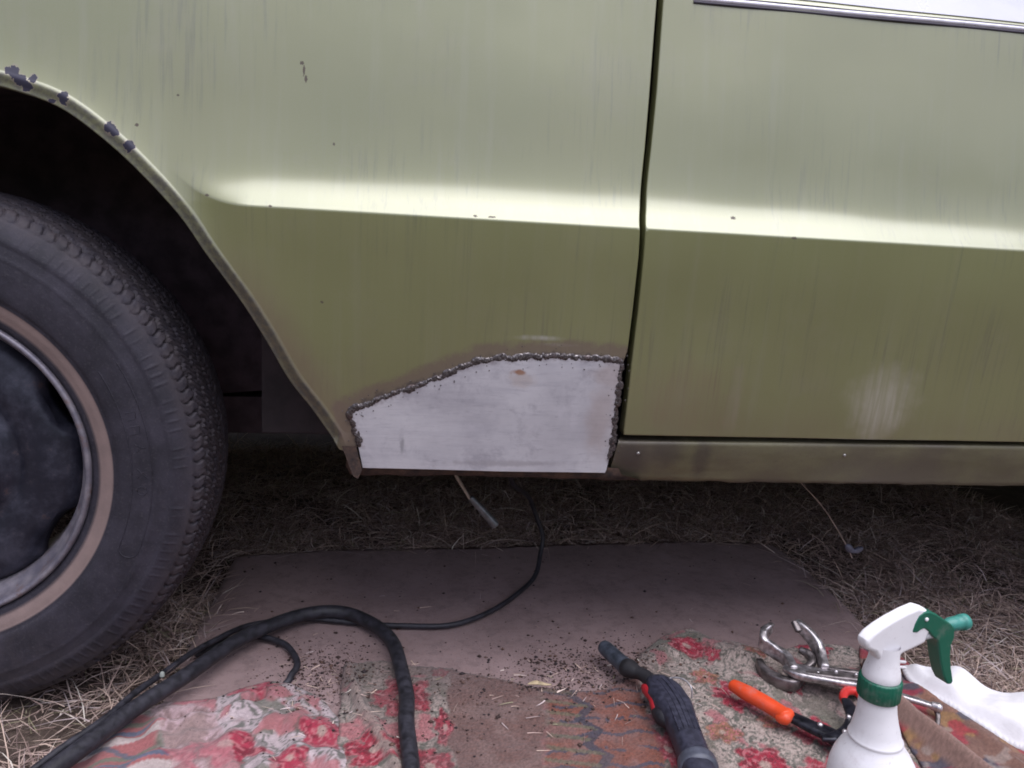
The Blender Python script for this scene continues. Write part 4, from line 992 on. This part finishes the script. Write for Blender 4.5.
bar('swivel_link', [(800, 650, .052), (808, 654, .050), (812, 662, .046), (806, 668, .042)], [.004, .006, .006, .004], MAT_STEELD, clamp)
bar('body', [(786, 667, .044), (800, 672, .045), (826, 677, .045), (848, 681, .043), (866, 684, .040), (890, 690, .038)], [.0100, .0150, .0145, .0125, .0105, .008], MAT_STEEL, clamp, flat=.38, power=5.0)
bar('channel', [(806, 672, .050), (830, 675, .050), (856, 678, .048), (874, 681, .046)], [.0030, .0085, .0080, .006], MAT_STEELD, clamp, flat=.35)
bar('release_lever', [(826, 668, .047), (846, 671, .050), (866, 674, .050), (900, 684, .044)], [.0035, .0042, .0045, .004], MAT_STEELD, clamp, flat=.6)
bar('handle', [(880, 690, .036), (900, 696, .036), (920, 702, .036), (933, 706, .036)], [.0058, .0055, .0050, .0045], MAT_STEEL, clamp, flat=.7)
bar('adjusting_screw', [(932, 705.5, .036), (938, 707.5, .036), (940, 708, .036)], [.0052, .0062, .0058], MAT_STEEL, clamp, power=2.0)
bar('spring_leg', [(936, 709, .032), (938, 717, .026), (937, 727, .020)], .0030, MAT_STEELD, clamp)
def rivet(par, px, py, z, r, mat): adopt(par, lathe('rivet', [(r*1.02, -.003), (r, .0), (r*.75, .0011), (.0002, .0016)], mat, None, (0, 0, 1), tuple(G(px, py, z)), 14))
for px, py, z in ((818, 672, .0515), (836, 671, .0535), (856, 674, .0545)): rivet(clamp, px, py, z, .0028, MAT_STEEL)

# =================================================================== tin snips
MAT_ORANGE = m_plastic('orange_red_grip', (.72, .075, .022), .42); MAT_BLK = plain('black_oxide_steel', (.020, .020, .028), .38, .5, 120, .5, .25)
MAT_RED2 = m_plastic('red_grip', (.55, .035, .030), .42)
snips = empty('tin_snips', G(800, 720, .02)); tag(snips, 'tin snips with orange grip and black steel head, left of the spray bottle', 'snips')
bar('grip', [(733, 685, .036), (747, 693, .037), (765, 703, .037), (778, 711, .036), (786, 717, .036)], [.0085, .0108, .0105, .0102, .0112], MAT_ORANGE, snips, flat=.85, power=2.3)
bar('grip_guard', [(777, 718, .034), (784, 718, .036), (789, 713, .038)], [.004, .0085, .007], MAT_ORANGE, snips, power=2.2)
bar('arm', [(785, 714, .034), (798, 720, .034), (812, 727, .034), (828, 734, .034), (845, 745, .033), (866, 760, .032)], [.0085, .0095, .0105, .0120, .0120, .008], MAT_BLK, snips, flat=.5)
bar('arm', [(846, 700, .040), (850, 708, .040), (853, 718, .040), (849, 730, .040), (836, 737, .040), (822, 738, .038)], [.0060, .0080, .0085, .0090, .0080, .005], MAT_BLK, snips, flat=.5)
bar('blade', [(836, 735, .041), (852, 744, .041), (872, 757, .040), (890, 770, .038)], [.008, .010, .008, .004], MAT_BLK, snips, flat=.4)
bar('red_grip', [(846, 704, .038), (843, 697, .038), (847, 691, .038), (857, 692, .037), (861, 699, .036)], [.004, .0052, .0056, .0052, .004], MAT_RED2, snips, power=2.2)
bar('red_grip', [(854, 690, .030), (868, 694, .030), (886, 700, .030)], [.006, .0085, .008], MAT_RED2, snips, power=2.2)
for px, py, z in ((820, 724, .0405), (848.5, 716, .0458), (845, 731, .0462)): rivet(snips, px, py, z, .0034, MAT_STEEL)

# =================================================================== dry grass
def straw_colors(n):
    pal = np.array([(.32, .25, .205), (.25, .19, .165), (.40, .33, .29), (.17, .125, .108), (.12, .085, .078), (.30, .255, .25), (.15, .14, .090)])
    c = pal[rng.choice(len(pal), n, p=[.22, .24, .10, .18, .12, .09, .05])]; return np.minimum(c*(1.15+.6*rng.random(n))[:, None]*np.array((1.10, 1.06, 1.05)), .66)
def blades(x, y, z, L, wd, el, curl, colr):
    n = len(x); az = rng.random(n)*2*math.pi
    d = np.stack([np.cos(az)*np.cos(el), np.sin(az)*np.cos(el), np.sin(el)], 1)
    sd_ = np.stack([-np.sin(az), np.cos(az), 0*az], 1)
    roll = rng.uniform(-1, 1, n)[:, None]; sd_ = sd_*np.sqrt(1-roll**2*.7)+np.array((0, 0, 1.))*roll*.8
    bend = np.stack([rng.normal(0, 1, n), rng.normal(0, 1, n), -np.abs(rng.normal(.8, .5, n))], 1)*curl[:, None]
    p0 = np.stack([x, y, z], 1); rows = []
    ts_ = (0, .35, .7, 1.0)
    V = np.zeros((n, 7, 3))
    for i, t in enumerate(ts_):
        c = p0+d*(L*t)[:, None]+bend*(L*t*t)[:, None]
        c[:, 2] = np.maximum(c[:, 2], p0[:, 2]-.004)
        w_ = (wd*(1-.55*t))[:, None]*sd_*.5
        if i < 3: V[:, 2*i] = c-w_; V[:, 2*i+1] = c+w_
        else: V[:, 6] = c
    b = (np.arange(n)*7)[:, None]
    T = np.concatenate([b+np.array([[0, 1, 3]]), b+np.array([[0, 3, 2]]), b+np.array([[2, 3, 5]]), b+np.array([[2, 5, 4]]), b+np.array([[4, 5, 6]])], 1).reshape(-1, 3)
    return V.reshape(-1, 3), T, np.repeat(colr, 7, 0)
def m_straw():
    q = NT('dry_straw'); q.P(base=q.attr('Col'), rough=.75, spec=.3); return q.m
MAT_STRAW = m_straw()
def shrink(P, k):
    P = np.asarray(P); c = P.mean(0); v = P-c; l = np.linalg.norm(v, axis=1)[:, None]; return c+v*(1-k/l)
def grass_points(n, x0, x1, y0, y1):
    x = rng.uniform(x0, x1, n); y = rng.uniform(y0, y1, n)
    keep = rng.random(n) < .30+.9*sstep(.32, .62, fbm(x*9, y*9, 141, 3))
    for P, k in ((MATP, .022), (FCP, .008), (Gxy(wc_px, .02), .012), (Gxy(bord_px, .015), .012), (RUGP, .0)): keep &= ~in_poly(x, y, shrink(P, k))
    gl = G(60, 720); keep &= ~((np.hypot((x-gl[0])/1.6, y-gl[1]) < .16) & (rng.random(n) < .62))
    keep &= ~((np.abs(x-WX) < .11) & (y > .035) & (y < .22))
    return x[keep], y[keep]
Vs, Ts, Cs, off_ = [], [], [], 0
for (n, bx0, bx1, by0, by1, lmin, lmax) in ((250000, -1.05, 1.45, -.22, 1.2, .018, .066), (45000, -1.9, 2.0, -1.0, -.22, .02, .06)):
    x, y = grass_points(n, bx0, bx1, by0, by1); m = len(x)
    L = rng.uniform(lmin, lmax, m)*(.7+.6*fbm(x*5, y*5, 143, 2)); el = np.abs(rng.normal(.25, .38, m)).clip(0, 1.35)
    v, t, c = blades(x, y, ground_z(x, y)+rng.uniform(-.001, .012, m), L, rng.uniform(.0008, .0022, m), el, rng.uniform(.1, .8, m), straw_colors(m))
    Vs.append(v); Ts.append(t+off_); Cs.append(c); off_ += len(v)
gr = fast_mesh('dry_grass', np.vstack(Vs), np.vstack(Ts), MAT_STRAW, None, np.vstack(Cs)); tag(gr, 'matted dry brown grass on the ground around the mat', 'grass', kind='stuff')

# =================================================================== litter on the mat and rug
def surf_z(x, y):
    z = mat_z(x, y); i_ = in_poly(x, y, RUGP); z = np.where(i_, np.maximum(z, rug_z(x, y)), z); j_ = in_poly(x, y, FCP); return np.where(j_, np.maximum(z, fc_z(x, y)), z)
def cluster(px, py, sx, sy, n):
    c = G(px, py, .012); return np.stack([rng.normal(c[0], sx, n), rng.normal(c[1], sy, n)], 1)
pts = np.vstack([cluster(590, 668, .06, .04, 2200), cluster(325, 672, .04, .045, 1600), cluster(560, 690, .10, .06, 900), cluster(420, 720, .06, .05, 500), np.stack([rng.uniform(*G(180, 700)[[0]], G(900, 700)[0], 900), rng.uniform(G(500, 768)[1], G(500, 560)[1], 900)], 1), cluster(640, 652, .03, .04, 120)])
pts = pts[in_poly(pts[:, 0], pts[:, 1], MATP)]
n = len(pts); r = rng.gamma(1.6, .00052, n).clip(.0003, .0040); z = surf_z(pts[:, 0], pts[:, 1])
oct_ = np.array([(1, 0, 0), (0, 1, 0), (-1, 0, 0), (0, -1, 0), (0, 0, .7), (0, 0, -.7)], float)
V = (np.stack([pts[:, 0], pts[:, 1], z+r*.35], 1)[:, None]+oct_[None]*r[:, None, None]*rng.uniform(.6, 1.3, (n, 6, 1))).reshape(-1, 3)
tf = np.array([(0, 1, 4), (1, 2, 4), (2, 3, 4), (3, 0, 4), (1, 0, 5), (2, 1, 5), (3, 2, 5), (0, 3, 5)])
T = ((np.arange(n)*6)[:, None, None]+tf[None]).reshape(-1, 3)
colr = np.array([(.045, .028, .025), (.075, .043, .036), (.12, .07, .055), (.035, .025, .027)])[rng.integers(0, 4, n)]
cr = fast_mesh('soil_crumbs', V, T, MAT_STRAW, None, np.repeat(colr, 6, 0)); tag(cr, 'dark soil and rust crumbs scattered over mat and rug', 'crumbs', kind='stuff')
pts = np.vstack([cluster(585, 680, .08, .045, 110), cluster(330, 690, .05, .05, 90), cluster(600, 700, .10, .05, 60), np.stack([rng.uniform(G(200, 700)[0], G(880, 700)[0], 70), rng.uniform(G(500, 768)[1], G(500, 590)[1], 70)], 1)])
pts = pts[in_poly(pts[:, 0], pts[:, 1], MATP)]; n = len(pts)
v, t, c = blades(pts[:, 0], pts[:, 1], surf_z(pts[:, 0], pts[:, 1])+.0018, rng.uniform(.004, .022, n), rng.uniform(.0006, .0016, n), rng.uniform(0, .15, n), rng.uniform(.0, .2, n), straw_colors(n)*1.3)
sl = fast_mesh('straw_litter', v, t, MAT_STRAW, None, c); tag(sl, 'loose bits of straw scattered over mat and rug', 'straw', kind='stuff')
lp = catmull([G(528, 684, .021), G(536, 682.5, .023), G(544, 684, .023), G(551, 684.5, .020)], 6)
lf = tube('dry_leaf', lp, np.interp(np.linspace(0, 1, len(lp)), [0, .25, .6, 1], [.0008, .0045, .0040, .0012]), plain('pale_dry_leaf', (.46, .36, .22), .8, 0, 200, .3, .4), None, 8, flat=.35); tag(lf, 'pale curled dry leaf on the brown middle of the rug', 'leaf')
